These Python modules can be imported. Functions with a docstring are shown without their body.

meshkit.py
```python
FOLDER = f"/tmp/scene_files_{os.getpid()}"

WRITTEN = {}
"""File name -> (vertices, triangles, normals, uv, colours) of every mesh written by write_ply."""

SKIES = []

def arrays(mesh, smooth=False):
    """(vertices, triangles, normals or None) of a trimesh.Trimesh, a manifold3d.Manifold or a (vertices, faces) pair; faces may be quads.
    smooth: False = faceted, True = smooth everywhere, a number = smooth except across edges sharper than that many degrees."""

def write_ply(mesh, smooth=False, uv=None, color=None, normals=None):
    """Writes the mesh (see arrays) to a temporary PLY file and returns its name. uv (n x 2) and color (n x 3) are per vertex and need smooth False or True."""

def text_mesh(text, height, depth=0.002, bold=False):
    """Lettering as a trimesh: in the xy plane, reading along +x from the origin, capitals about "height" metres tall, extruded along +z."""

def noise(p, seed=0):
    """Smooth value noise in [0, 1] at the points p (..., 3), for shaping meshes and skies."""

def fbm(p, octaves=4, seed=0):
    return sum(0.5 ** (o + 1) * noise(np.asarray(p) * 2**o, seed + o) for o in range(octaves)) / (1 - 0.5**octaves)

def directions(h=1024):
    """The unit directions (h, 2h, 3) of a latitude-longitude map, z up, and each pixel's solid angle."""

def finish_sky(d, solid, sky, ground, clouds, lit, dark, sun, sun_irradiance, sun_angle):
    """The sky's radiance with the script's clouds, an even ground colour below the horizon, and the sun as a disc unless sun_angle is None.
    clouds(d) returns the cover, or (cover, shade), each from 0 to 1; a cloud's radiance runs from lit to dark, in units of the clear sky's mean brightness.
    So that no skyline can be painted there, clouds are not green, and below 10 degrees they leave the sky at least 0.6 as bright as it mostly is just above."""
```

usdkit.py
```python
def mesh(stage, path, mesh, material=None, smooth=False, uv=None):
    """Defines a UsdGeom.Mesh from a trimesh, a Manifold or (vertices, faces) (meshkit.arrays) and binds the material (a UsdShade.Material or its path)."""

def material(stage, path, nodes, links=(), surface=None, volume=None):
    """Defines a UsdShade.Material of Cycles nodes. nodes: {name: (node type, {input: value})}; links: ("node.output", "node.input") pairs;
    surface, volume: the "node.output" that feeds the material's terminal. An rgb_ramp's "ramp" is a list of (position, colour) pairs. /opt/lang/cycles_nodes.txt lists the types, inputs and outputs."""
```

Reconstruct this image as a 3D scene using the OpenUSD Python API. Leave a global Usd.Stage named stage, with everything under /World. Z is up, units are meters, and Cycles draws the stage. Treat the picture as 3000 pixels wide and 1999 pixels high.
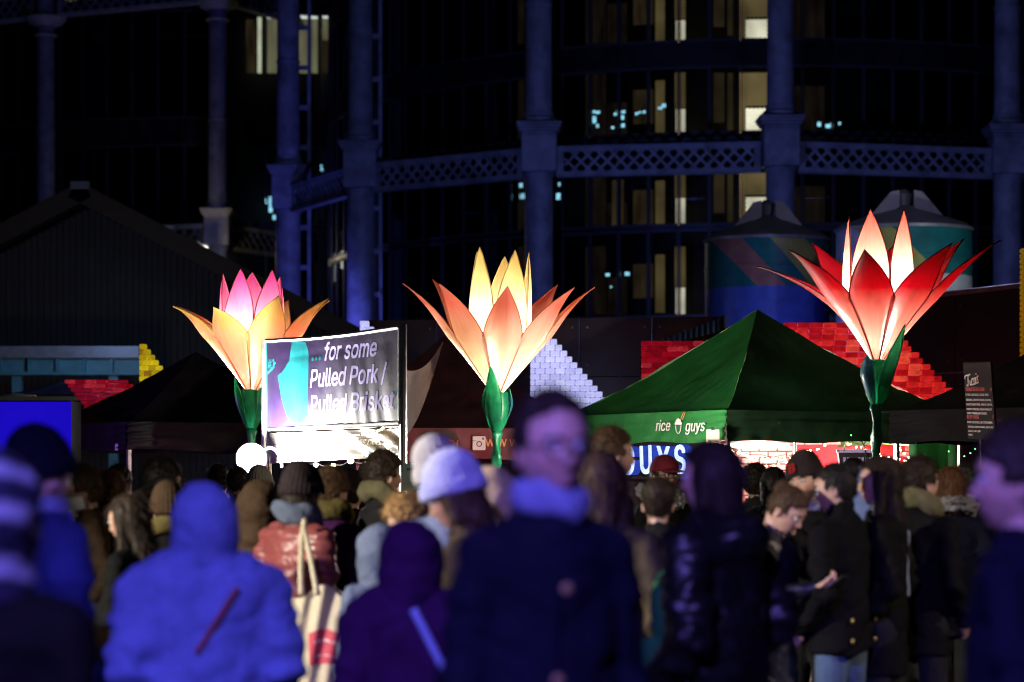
import math, random
import numpy as np, trimesh, manifold3d, usdkit, meshkit
from scipy.spatial.transform import Rotation as Rot
from shapely.geometry import Polygon
from pxr import Usd, UsdGeom, UsdLux, UsdShade, Gf, Sdf, Vt

stage = Usd.Stage.CreateInMemory()
UsdGeom.SetStageUpAxis(stage, 'Z')
UsdGeom.Xform.Define(stage, '/World')
UsdGeom.Scope.Define(stage, '/World/Looks')
rng = np.random.default_rng(7)
PI = math.pi

# ------------------------------------------------------------------ camera, sky, moon, big lamps, exposure
EYE = 1.66
cam = UsdGeom.Camera.Define(stage, '/World/camera')
cam.CreateFocalLengthAttr(85.0); cam.CreateHorizontalApertureAttr(36.0); cam.CreateVerticalApertureAttr(24.0)
cam.CreateVerticalApertureOffsetAttr(4.80)
cam.CreateFStopAttr(1.9); cam.CreateFocusDistanceAttr(21.5); cam.CreateExposureAttr(0.0)
cam.AddTranslateOp().Set((0, 0, EYE)); cam.AddRotateXOp().Set(90)
cam.CreateClippingRangeAttr((0.1, 2000.0))

SKY_STRENGTH, SUN_EL, SUN_ROT = 0.034, -0.07, 2.4
usdkit.material(stage, '/World/Looks/night_sky',
    {'s': ('sky_texture', dict(sky_type='single_scattering', sun_disc=False, sun_elevation=SUN_EL, sun_rotation=SUN_ROT, ozone_density=4.0)),
     'b': ('background_shader', dict(strength=SKY_STRENGTH))}, [('s.color', 'b.color')], surface='b.background')
dome = UsdLux.DomeLight.Define(stage, '/World/sky'); dome.CreateIntensityAttr(1.0)
UsdShade.MaterialBindingAPI.Apply(dome.GetPrim()).Bind(UsdShade.Material.Get(stage, '/World/Looks/night_sky'))
dome.GetPrim().SetCustomDataByKey('kind', 'structure')
moon = UsdLux.DistantLight.Define(stage, '/World/moon'); moon.CreateIntensityAttr(0.004); moon.CreateAngleAttr(0.5)
moon.CreateNormalizeAttr(True); moon.CreateColorAttr(Gf.Vec3f(.75, .83, 1)); moon.AddRotateXYZOp().Set((50, 0, -40))

def look_rot(d):
    """rotation quaternion that turns -z into direction d"""
    d = np.asarray(d, float); d = d / np.linalg.norm(d)
    r = Gf.Rotation(Gf.Vec3d(0, 0, -1), Gf.Vec3d(*map(float, d)))
    return Gf.Quatf(r.GetQuat())

LN = {}
def lamp(pos, color, power, radius=.06, aim=None, cone=None, soft=.4, name='lamp_light'):
    LN[name] = LN.get(name, -1) + 1
    p = f'/World/{name}' + (f'_{LN[name]:03d}' if LN[name] else '')
    l = UsdLux.SphereLight.Define(stage, p)
    l.CreateRadiusAttr(radius); l.CreateIntensityAttr(float(power)); l.CreateNormalizeAttr(True); l.CreateColorAttr(Gf.Vec3f(*color))
    l.AddTranslateOp().Set(tuple(map(float, pos)))
    if aim is not None:
        l.AddOrientOp().Set(look_rot(np.asarray(aim, float) - np.asarray(pos, float)))
        s = UsdLux.ShapingAPI.Apply(l.GetPrim()); s.CreateShapingConeAngleAttr(float(cone)); s.CreateShapingConeSoftnessAttr(soft)
    return l

# the festival's blue stage lamp stands behind the photographer; white work lamp at the food stall; the market's other lamps and some added ones
STAGE = np.array([-2.4, -2.0, 6.4])
FLOOD = np.array([-2.30, 21.25, 1.83])
lamp(STAGE, (.10, .10, 1.0), 1500, .15, aim=(.05, 5.0, 1.1), cone=21, soft=.7)          # blue
lamp(STAGE + [.4, 0, 0], (.74, .42, 1.0), 420, .15, aim=(.05, 5.0, 1.1), cone=21, soft=.7)   # violet-white part of the same lamp bar
lamp(FLOOD + [.06, -.10, .0], (1, .96, .86), 210, .05)                                # work lamp
lamp((-5.6, 8.2, 3.1), (1, .90, .74), 900, .08, aim=(-.2, 11.2, 1.4), cone=27, soft=.4)                                     # lamp of the stall outside the frame
lamp((5.4, 9.6, 3.3), (1, .80, .56), 150, .08, aim=(2.7, 12.3, 1.5), cone=26, soft=.5)                                       # lamp of the stall beyond the frame
lamp((-.5, 44, 4.2), (.15, .21, .95), 800, .1, aim=(5.5, 61, 9.5), cone=50)         # blue uplights of the gasholders
lamp((11.5, 46, 4.4), (.2, .26, .9), 330, .1, aim=(9, 61, 9.5), cone=50)
lamp((-5, 62, 3.6), (.12, .13, 1.0), 420, .1, aim=(-11, 82, 12), cone=50)

lamp((1.22, 21.9, 2.0), (1, .88, .76), 75, .05)                                     # lamp at the letter sign's counter
lamp((.06, 23.7, 1.55), (1, .32, .34), 9, .05)                                      # counter lamp of the maroon tent
lamp((-5.5, 25.2, 1.7), (.42, .15, 1.0), 20, .06)                                    # unseen violet lamp added to tint the black tent valance
lamp((6.2, 35.0, 7.4), (.55, .55, 1.0), 28, .08); lamp((4.2, 38.5, 3.9), (.16, .22, 1.0), 14, .08); lamp((7.6, 36.5, 4.2), (.75, .88, 1.0), 26, .08)   # unseen lamps added to brighten the tanks
lamp((-7.0, 40.0, 4.3), (.25, .45, .95), 14, .08); lamp((-6.5, 38.5, 3.2), (1, .86, .75), 9, .08)   # unseen lamps added to brighten the steel beam and warehouse
# ------------------------------------------------------------------ placing, prims, tagging
F, CX, HY = 5556.0, 1176.5, 1098.0
def at(vx, vy, d):
    return np.array([(vx - CX) / F * d, d, EYE + (HY - vy) / F * d])

used = {}
def numbered(parent, name):
    k = (str(parent), name); used[k] = used.get(k, -1) + 1
    return name if used[k] == 0 else f'{name}_{used[k]:03d}'

class Thing:
    def __init__(s, name, label, cat, loc=(0, 0, 0), group=None, kind=None):
        s.o = np.asarray(loc, float)
        s.path = '/World/' + numbered('/World', name)
        x = UsdGeom.Xform.Define(stage, s.path); x.AddTranslateOp().Set(tuple(map(float, s.o)))
        p = s.prim = x.GetPrim()
        p.SetCustomDataByKey('label', label); p.SetCustomDataByKey('category', cat)
        if group: p.SetCustomDataByKey('group', group)
        if kind: p.SetCustomDataByKey('kind', kind)
    def part(s, name, mesh, mat, parent=None, smooth=False, label=None, uv=None, vert_tint=None, kind=None):
        v, f = vf(mesh)
        base = parent or s.path
        path = base + '/' + numbered(base, name)
        m = usdkit.mesh(stage, path, (v - s.o, f), MAT(mat), smooth=smooth, uv=uv)
        if vert_tint is not None:
            UsdGeom.PrimvarsAPI(m).CreatePrimvar('vert_tint', Sdf.ValueTypeNames.Color3fArray, 'vertex').Set(Vt.Vec3fArray.FromNumpy(np.asarray(vert_tint, np.float32)))
        if label: m.GetPrim().SetCustomDataByKey('label', label)
        if kind: m.GetPrim().SetCustomDataByKey('kind', kind)
        return path
    def curves(s, name, strands, width, mat, parent=None):
        base = parent or s.path
        path = base + '/' + numbered(base, name)
        c = UsdGeom.BasisCurves.Define(stage, path)
        pts = np.concatenate(strands) - s.o
        c.CreateTypeAttr('linear'); c.CreateCurveVertexCountsAttr([len(q) for q in strands])
        c.CreatePointsAttr(Vt.Vec3fArray.FromNumpy(pts.astype(np.float32)))
        c.CreateWidthsAttr([float(width)]); c.SetWidthsInterpolation('constant')
        UsdShade.MaterialBindingAPI.Apply(c.GetPrim()).Bind(MAT(mat))
        return path

def structure(name, mesh, mat, smooth=False):
    p = '/World/' + name
    usdkit.mesh(stage, p, vf(mesh), MAT(mat), smooth=smooth).GetPrim().SetCustomDataByKey('kind', 'structure')

def vf(m):
    if hasattr(m, 'to_mesh'):
        q = m.to_mesh(); return np.array(q.vert_properties[:, :3], float), np.array(q.tri_verts, int)
    if isinstance(m, (tuple, list)):
        v, f = np.asarray(m[0], float), np.asarray(m[1], int)
        if f.ndim == 2 and f.shape[1] == 4: f = np.vstack([f[:, [0, 1, 2]], f[:, [0, 2, 3]]])
        return v, f
    return np.array(m.vertices, float), np.array(m.faces, int)

def cat(*ms):
    V, Fc, n = [], [], 0
    for m in ms:
        v, f = vf(m); V.append(v); Fc.append(f + n); n += len(v)
    return np.concatenate(V), np.concatenate(Fc)

BOXF = np.array([[0, 2, 3, 1], [4, 5, 7, 6], [0, 1, 5, 4], [2, 6, 7, 3], [0, 4, 6, 2], [1, 3, 7, 5]])
def frame_box(c, ax, s):
    """box at c, half axes from ax rows (unit vectors) and full sizes s"""
    ax = np.asarray(ax, float); s = np.asarray(s, float) / 2
    v = np.array([c + ax[0] * s[0] * i + ax[1] * s[1] * j + ax[2] * s[2] * k for i in (-1, 1) for j in (-1, 1) for k in (-1, 1)])
    m = trimesh.Trimesh(v, vf((v, BOXF))[1], process=False)
    if m.volume < 0: m.invert()
    return np.array(m.vertices), np.array(m.faces)
def box(c, s, rz=0):
    a = math.radians(rz); return frame_box(np.asarray(c, float), [[math.cos(a), math.sin(a), 0], [-math.sin(a), math.cos(a), 0], [0, 0, 1]], s)
def bevel_box(c, ax, s, b):
    """box with chamfered edges"""
    ax = np.asarray(ax, float); h = np.asarray(s, float) / 2
    P = []
    for i in (-1, 1):
        for j in (-1, 1):
            for k in (-1, 1):
                for e in range(3):
                    q = np.array([i, j, k]) * (h - b); q[e] += np.array([i, j, k])[e] * b; P.append(q)
    m = trimesh.convex.convex_hull(np.array(P))
    return np.asarray(c) + np.array(m.vertices) @ ax, fix(np.array(m.vertices) @ ax, np.array(m.faces))
def fix(v, f):
    return f if trimesh.Trimesh(v, f, process=False).volume >= 0 else f[:, ::-1]

def tube(pts, r, n=8, closed=False, cap=True):
    p = np.asarray(pts, float); m = len(p)
    r = np.broadcast_to(np.asarray(r, float), (m,))
    t = np.gradient(p, axis=0) if not closed else np.roll(p, -1, 0) - np.roll(p, 1, 0)
    t /= np.linalg.norm(t, axis=1, keepdims=True) + 1e-12
    up = np.array([0, 0, 1.0]) if abs(t[0, 2]) < .9 else np.array([1.0, 0, 0])
    A = np.zeros_like(p); a = np.cross(t[0], up); a /= np.linalg.norm(a)
    for i in range(m):
        a = a - t[i] * (a @ t[i]); a /= np.linalg.norm(a) + 1e-12; A[i] = a
    B = np.cross(t, A); ang = np.arange(n) * 2 * PI / n
    v = (p[:, None] + r[:, None, None] * (np.cos(ang)[None, :, None] * A[:, None] + np.sin(ang)[None, :, None] * B[:, None])).reshape(-1, 3)
    mm = m if closed else m - 1
    i, j = np.meshgrid(np.arange(mm), np.arange(n), indexing='ij'); i2 = (i + 1) % m; j2 = (j + 1) % n
    q = np.stack([i * n + j, i * n + j2, i2 * n + j2, i2 * n + j], -1).reshape(-1, 4)
    f = vf((v, q))[1]
    if cap and not closed:
        c0, c1 = len(v), len(v) + 1
        v = np.vstack([v, p[0], p[-1]])
        k = np.arange(n); k2 = (k + 1) % n; e = (m - 1) * n
        f = np.vstack([f, np.stack([np.full(n, c0), k2, k], 1), np.stack([np.full(n, c1), e + k, e + k2], 1)])
    return v, f
def rod(a, b, r, n=8): return tube([a, b], r, n)
def revolve(prof, c, n=24):
    """prof: (r, z) pairs from bottom to top"""
    prof = np.asarray(prof, float); ang = np.arange(n) * 2 * PI / n
    v = np.stack([prof[:, None, 0] * np.cos(ang), prof[:, None, 0] * np.sin(ang), np.repeat(prof[:, 1:2], n, 1)], -1).reshape(-1, 3)
    i, j = np.meshgrid(np.arange(len(prof) - 1), np.arange(n), indexing='ij'); j2 = (j + 1) % n
    q = np.stack([i * n + j, i * n + j2, (i + 1) * n + j2, (i + 1) * n + j], -1).reshape(-1, 4)
    return v + np.asarray(c, float), vf((v, q))[1]
def grid(fn, nu, nv, flip=False):
    u, w = np.meshgrid(np.linspace(0, 1, nu), np.linspace(0, 1, nv), indexing='ij')
    v = fn(u.ravel(), w.ravel())
    i, j = np.meshgrid(np.arange(nu - 1), np.arange(nv - 1), indexing='ij')
    q = np.stack([i * nv + j, (i + 1) * nv + j, (i + 1) * nv + j + 1, i * nv + j + 1], -1).reshape(-1, 4)
    return v, vf((v, q[:, ::-1] if flip else q))[1]
def place(m, o, x, y):
    """mesh in its own xy plane (z out) laid at o with axes x, y"""
    v, f = vf(m); x = np.asarray(x, float); y = np.asarray(y, float); z = np.cross(x, y)
    return np.asarray(o) + v[:, :1] * x + v[:, 1:2] * y + v[:, 2:] * z, f
def poly(pts, depth=.004):
    return extr(Polygon(pts).buffer(0), depth)
def extr(g, depth=.004):
    return cat(*[trimesh.creation.extrude_polygon(q, depth, engine='earcut') for q in getattr(g, 'geoms', [g])])
def text(t, h, depth=.003, bold=False, shear=0.0, stretch=1.0):
    v, f = vf(meshkit.text_mesh(t, h, depth, bold)); v = v.copy()
    v[:, 0] = v[:, 0] * stretch + shear * v[:, 1]
    return v, f
def refine(m, e):
    t = trimesh.Trimesh(*vf(m), process=True); v, f = trimesh.remesh.subdivide_to_size(t.vertices, t.faces, e, max_iter=12)
    return v, f
def shellx(m, off):
    return np.asarray(m[0]) + off, m[1]

# ------------------------------------------------------------------ materials
MATS = {}
def MAT(n):
    return MATS[n] if isinstance(n, str) else n
def pm(name, col, rough=.6, var=.25, scale=6.0, bump=.0, bscale=40.0, metal=0.0, sheen=0.0, spec=.5, coat=0.0, stretch=(1, 1, 1), trans=0.0, obj=False):
    c = np.asarray(col, float)
    nodes = {'g': ('geometry', {}), 'm': ('mapping', dict(scale=stretch)), 'n': ('noise_texture', dict(scale=scale, detail=4.0, roughness=.6)),
             'r': ('rgb_ramp', {'ramp': [(.25, tuple(np.clip(c * (1 - var), 0, 1))), (.75, tuple(np.clip(c * (1 + var), 0, 1)))]}),
             'rr': ('map_range', dict(from_min=.2, from_max=.8, to_min=max(.03, rough - .12), to_max=min(1, rough + .12))),
             'p': ('principled_bsdf', dict(metallic=metal, sheen_weight=sheen, specular_ior_level=spec, coat_weight=coat))}
    L = [('g.position', 'm.vector'), ('m.vector', 'n.vector'), ('n.fac', 'r.fac'), ('r.color', 'p.base_color'), ('n.fac', 'rr.value'), ('rr.result', 'p.roughness')]
    if bump:
        nodes['bn'] = ('noise_texture', dict(scale=bscale, detail=3.0)); nodes['b'] = ('bump', dict(strength=bump, distance=.01))
        L += [('m.vector', 'bn.vector'), ('bn.fac', 'b.height'), ('b.normal', 'p.normal')]
    surf = 'p.BSDF'
    if trans:
        nodes['t'] = ('translucent_bsdf', {}); nodes['x'] = ('mix_closure', dict(fac=trans))
        L += [('r.color', 't.color'), ('p.BSDF', 'x.closure1'), ('t.BSDF', 'x.closure2')]; surf = 'x.closure'
    MATS[name] = usdkit.material(stage, '/World/Looks/' + name, nodes, L, surface=surf)
    return name
def em(name, col, strength, var=.3, scale=4.0, stretch=(1, 1, 1)):
    c = np.asarray(col, float)
    MATS[name] = usdkit.material(stage, '/World/Looks/' + name,
        {'g': ('geometry', {}), 'm': ('mapping', dict(scale=stretch)), 'n': ('noise_texture', dict(scale=scale, detail=3.0)),
         'r': ('rgb_ramp', {'ramp': [(.3, tuple(c * (1 - var))), (.7, tuple(np.clip(c * (1 + var), 0, 1)))]}), 'e': ('emission', dict(strength=strength))},
        [('g.position', 'm.vector'), ('m.vector', 'n.vector'), ('n.fac', 'r.fac'), ('r.color', 'e.color')], surface='e.emission')
    return name

pm('paving', (.035, .035, .038), .75, .4, 3, .5, 60)
pm('iron', (.17, .17, .19), .5, .5, 2.2, .6, 14)
pm('iron_pale', (.40, .38, .33), .6, .3, 4, .2, 25)
pm('facade_dark', (.012, .012, .014), .5, .3, 2)
pm('spandrel', (.008, .008, .010), .35, .3, 1)
pm('mullion', (.022, .022, .028), .5)
pm('cladding', (.075, .065, .060), .7, .35, 3, .3, 12, stretch=(8, 8, .5))
pm('roof_dark', (.022, .018, .015), .7)
pm('fascia_brown', (.07, .045, .025), .7)
pm('steel_teal', (.10, .30, .34), .5, .3, 4)
pm('steel_grey', (.30, .30, .32), .45, .2, 8, metal=.3)
pm('aluminium', (.45, .45, .46), .35, .1, 10, metal=.6)
pm('hoarding', (.034, .015, .020), .45, .3, 2, .1, 30)
pm('hoarding_trim', (.30, .30, .36), .4)
pm('bolt', (.25, .22, .24), .4, metal=.6)
pm('black', (.012, .012, .012), .6)
pm('white_paint', (.7, .7, .7), .5, .1)
pm('card', (.55, .46, .36), .7, .1)
pm('tent_black', (.022, .018, .024), .55, .3, 3, .35, 18, trans=.08)
pm('tent_maroon', (.13, .012, .022), .55, .3, 3, .35, 18, trans=.12)
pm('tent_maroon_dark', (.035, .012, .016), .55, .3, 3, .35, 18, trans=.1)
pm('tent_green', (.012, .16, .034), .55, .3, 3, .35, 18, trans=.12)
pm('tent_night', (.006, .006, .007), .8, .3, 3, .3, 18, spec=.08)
pm('tent_green_roof_shaded', (.008, .10, .02), .55, .3, 3, .35, 18, trans=.12)  # same green cloth, darkened where less lamp light falls than on the valance
pm('tent_green_shaded', (.006, .024, .009), .55, .3, 3, .35, 18, trans=.1)  # shaded copy of the green cloth, the shade put into its colour
pm('netting', (.07, .05, .045), .7, .4, 5, .4, 30, trans=.35)
pm('vinyl', (.016, .006, .045), .50, .3, 3, .12, 30, spec=.7)
pm('vinyl_lavender', (.50, .44, .80), .35, .1)  # lavender slats; banner letters are white with blue light put into the colour
pm('vinyl_teal', (.015, .17, .20), .3, .1)
pm('vinyl_white', (.75, .75, .76), .35, .1)
pm('fascia_cloth', (.22, .20, .18), .45, .3, 4, .4, 22, stretch=(3, 3, 1))
pm('print_white', (.72, .70, .70), .6, .05)
pm('print_orange', (.75, .33, .10), .6, .1)
pm('print_red', (.6, .05, .05), .6, .1)
pm('board_black', (.012, .012, .014), .8, .3, 8, spec=.1)
pm('board_teal', (.40, .62, .62), .6, .1)
pm('sepal_green', (.010, .26, .11), .35, .35, 9, .5, 22, trans=.35, spec=.6)
pm('sepal_blue', (.03, .22, .36), .35, .35, 9, .5, 22, trans=.35, spec=.6)
pm('stem_green', (.010, .30, .13), .32, .35, 12, .7, 16, trans=.12, stretch=(3, 3, .6), spec=.6)
pm('stem_green_lit', (.45, .55, .14), .32, .35, 12, .7, 16, trans=.12, stretch=(3, 3, .6), spec=.6)  # green stem wrap with lamp light from below put into the colour
em('bulb_warm', (1, .72, .38), 30, .0)
em('bulb_white', (1, .96, .88), 40, .0)
em('lamp_white', (1, .97, .90), 60, .0)
em('strip_white', (1, .93, .86), 6, .05)
em('neon_pink', (1, .25, .3), 4, .1)
em('laser_green', (.15, 1, .15), 6, .0)
em('lit_bright', (1, .82, .50), 1.6, .2, 3)
em('lit_gold', (.75, .50, .20), .36, .5, 1.5, stretch=(4, 4, 1))
em('lit_dim', (.6, .36, .16), .085, .6, 1.2, stretch=(4, 4, 1))
em('lit_brown', (.5, .30, .20), .032, .6, 1.2, stretch=(4, 4, 1))
em('lit_hall', (.85, .64, .32), .46, .35, 1.0, stretch=(3, 3, .6))
em('lit_white', (1, .92, .75), 2.5, .1)
em('reflection_cyan', (.35, .75, .95), 3.0, .3, 9)
em('blue_wash', (.012, .004, .60), .8, .12, 1.0)  # blue light falling on the kiosk side, given as emission
em('letter_blue', (.45, .55, 1.0), 1.8, .25, 12)
em('letter_edge', (.05, .10, .9), .5, .3, 12)
for nm, c, s in (('brick_white_a', (.56, .57, 1.0), .95), ('brick_white_b', (.54, .55, 1.0), .9), ('brick_white_c', (.62, .64, 1.0), 1.0),
                 ('brick_yellow_a', (.80, .62, .01), .62), ('brick_yellow_b', (.70, .52, .005), .48), ('brick_yellow_c', (.42, .22, .01), .5), ('brick_mustard', (.55, .30, .004), .22)):
    MATS[nm] = usdkit.material(stage, '/World/Looks/' + nm,      # back-lit light boxes with an uneven glow
        {'g': ('geometry', {}), 'n': ('noise_texture', dict(scale=14.0, detail=4.0)), 'r': ('map_range', dict(from_min=.3, from_max=.7, to_min=s * .86, to_max=s * 1.06)),
         'p': ('principled_bsdf', dict(base_color=tuple(np.array(c) * .5), emission_color=c, roughness=.3))},
        [('g.position', 'n.vector'), ('n.fac', 'r.value'), ('r.result', 'p.emission_strength')], surface='p.BSDF')
for nm, c, s in (('brick_red_a', (.75, .022, .02), .75), ('brick_red_b', (.60, .008, .014), .6), ('brick_red_c', (.85, .07, .04), .85),
                 ('brick_crimson_a', (.55, .004, .022), .4), ('brick_crimson_b', (.45, .004, .02), .32), ('brick_crimson_c', (.6, .03, .05), .5)):
    MATS[nm] = usdkit.material(stage, '/World/Looks/' + nm,
        {'g': ('geometry', {}), 'n': ('noise_texture', dict(scale=11.0, detail=5.0, roughness=.7)), 'r': ('map_range', dict(from_min=.3, from_max=.72, to_min=s * .45, to_max=s * 1.35)),
         'bn': ('noise_texture', dict(scale=30.0)), 'b': ('bump', dict(strength=.5, distance=.01)),
         'p': ('principled_bsdf', dict(base_color=tuple(np.array(c) * .6), emission_color=c, roughness=.22))},
        [('g.position', 'n.vector'), ('n.fac', 'r.value'), ('r.result', 'p.emission_strength'), ('g.position', 'bn.vector'), ('bn.fac', 'b.height'), ('b.normal', 'p.normal')], surface='p.BSDF')
MATS['pane'] = usdkit.material(stage, '/World/Looks/pane',
    {'f': ('fresnel', dict(IOR=1.5)), 't': ('transparent_bsdf', dict(color=(.55, .6, .65))), 'g': ('glossy_bsdf', dict(color=(.8, .85, .9), roughness=.03)), 'x': ('mix_closure', {})},
    [('f.fac', 'x.fac'), ('t.BSDF', 'x.closure1'), ('g.BSDF', 'x.closure2')], surface='x.closure')
MATS['lens'] = usdkit.material(stage, '/World/Looks/lens',
    {'f': ('fresnel', dict(IOR=1.5)), 't': ('transparent_bsdf', dict(color=(.9, .9, .92))), 'g': ('glossy_bsdf', dict(roughness=.03)), 'x': ('mix_closure', {})},
    [('f.fac', 'x.fac'), ('t.BSDF', 'x.closure1'), ('g.BSDF', 'x.closure2')], surface='x.closure')
MATS['lens_tint'] = usdkit.material(stage, '/World/Looks/lens_tint',
    {'f': ('fresnel', dict(IOR=1.5)), 't': ('transparent_bsdf', dict(color=(.80, .80, .84))), 'g': ('glossy_bsdf', dict(roughness=.05)), 'x': ('mix_closure', {})},
    [('f.fac', 'x.fac'), ('t.BSDF', 'x.closure1'), ('g.BSDF', 'x.closure2')], surface='x.closure')
# lit perforated screens behind the panes
def screen(name, col, s):
    MATS[name] = usdkit.material(stage, '/World/Looks/' + name,
        {'g': ('geometry', {}), 'm': ('mapping', dict(rotation=(0, .78, 0), scale=(13, 1, 13))), 'v': ('voronoi_texture', dict(scale=1.0, randomness=0.0)),
         'n': ('noise_texture', dict(scale=.9, detail=2.0)), 'r': ('map_range', dict(from_min=.25, from_max=.55, to_min=1.25, to_max=.4, clamp=True)),
         'rn': ('map_range', dict(from_min=.3, from_max=.7, to_min=s * .5, to_max=s * 1.4)), 'mu': ('math', dict(math_type='multiply')), 'e': ('emission', dict(color=col))},
        [('g.position', 'm.vector'), ('m.vector', 'v.vector'), ('v.distance', 'r.value'), ('g.position', 'n.vector'), ('n.fac', 'rn.value'), ('r.result', 'mu.value1'), ('rn.result', 'mu.value2'), ('mu.value', 'e.strength')], surface='e.emission')
screen('screen_bright', (1, .82, .52), 3.6); screen('screen_gold', (.78, .50, .18), .55); screen('screen_dim', (.65, .40, .18), .15)
# lantern silk: dyed at the tips, lamp glow painted in as the pale foot
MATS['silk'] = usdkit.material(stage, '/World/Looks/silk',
    {'a': ('attribute', dict(attribute='vert_tint')), 'u': ('texture_coordinate', {}), 'm': ('mapping', dict(scale=(11, .9, 1))), 'n': ('noise_texture', dict(scale=1.0, detail=4.0, roughness=.6)),
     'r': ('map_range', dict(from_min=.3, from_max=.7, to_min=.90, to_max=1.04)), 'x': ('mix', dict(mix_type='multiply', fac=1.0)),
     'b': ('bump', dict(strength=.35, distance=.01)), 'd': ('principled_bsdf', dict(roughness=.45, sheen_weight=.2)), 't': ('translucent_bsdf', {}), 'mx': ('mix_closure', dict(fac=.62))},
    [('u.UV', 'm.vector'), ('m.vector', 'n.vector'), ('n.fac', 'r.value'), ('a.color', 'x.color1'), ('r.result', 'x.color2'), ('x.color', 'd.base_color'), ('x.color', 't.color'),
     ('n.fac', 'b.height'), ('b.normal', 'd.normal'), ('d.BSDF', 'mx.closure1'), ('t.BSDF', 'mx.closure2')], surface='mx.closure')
def mural(name, x0, k, bands, zlow, low):
    """tank paint: diagonal bands above, one pale field below"""
    MATS[name] = usdkit.material(stage, '/World/Looks/' + name,
        {'g': ('geometry', {}), 's': ('separate_xyz', {}), 'a': ('math', dict(math_type='multiply_add', value2=k, value3=0.0)), 'b': ('map_range', dict(from_min=x0, from_max=x0 + 4.0, clamp=True)),
         'r': ('rgb_ramp', {'ramp': bands, 'interpolate': False}), 'c': ('math', dict(math_type='less_than', value2=zlow)), 'x': ('mix', dict(color2=low)),
         'n': ('noise_texture', dict(scale=5.0, detail=5.0)), 'nr': ('map_range', dict(from_min=.3, from_max=.7, to_min=.75, to_max=1.1)), 'y': ('mix', dict(mix_type='multiply', fac=1.0)),
         'p': ('principled_bsdf', dict(roughness=.35))},
        [('g.position', 's.vector'), ('s.z', 'a.value1'), ('s.x', 'a.value3'), ('a.value', 'b.value'), ('b.result', 'r.fac'), ('s.z', 'c.value1'), ('c.value', 'x.fac'), ('r.color', 'x.color1'),
         ('g.position', 'n.vector'), ('n.fac', 'nr.value'), ('x.color', 'y.color1'), ('nr.result', 'y.color2'), ('y.color', 'p.base_color')], surface='p.BSDF')
TEAL, PINKP, YELP, WHT, NAVY = (.02, .20, .20), (.45, .20, .17), (.5, .46, .12), (.65, .68, .68), (.03, .05, .12)

# ------------------------------------------------------------------ ground
structure('ground', grid(lambda u, w: np.stack([(u - .5) * 400, w * 400 - 60, np.zeros_like(u)], 1), 3, 3), 'paving')

# ------------------------------------------------------------------ round apartment buildings inside the gasholders
def cyl_box(c, r, a0, a1, z0, z1, t, n=2):
    """curved slab between angles (radians from -y), outer radius r, thickness t"""
    an = np.linspace(a0, a1, n + 1); V = []
    for rr in (r, r - t):
        for z in (z0, z1):
            V.append(np.stack([c[0] + rr * np.sin(an), c[1] - rr * np.cos(an), np.full(n + 1, z)], 1))
    v = np.concatenate(V); m = n + 1; q = []
    for i in range(n):
        o0, o1, i0, i1 = i, m + i, 2 * m + i, 3 * m + i
        q += [[o0, o0 + 1, o1 + 1, o1], [i0 + 1, i0, i1, i1 + 1], [o1, o1 + 1, i1 + 1, i1], [o0 + 1, o0, i0, i0 + 1]]
    q += [[0, m, 3 * m, 2 * m], [m - 1, 3 * m - 1, 4 * m - 1, 2 * m - 1]]
    f = vf((v, np.array(q)))[1]
    return v, fix(v, f)

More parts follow.
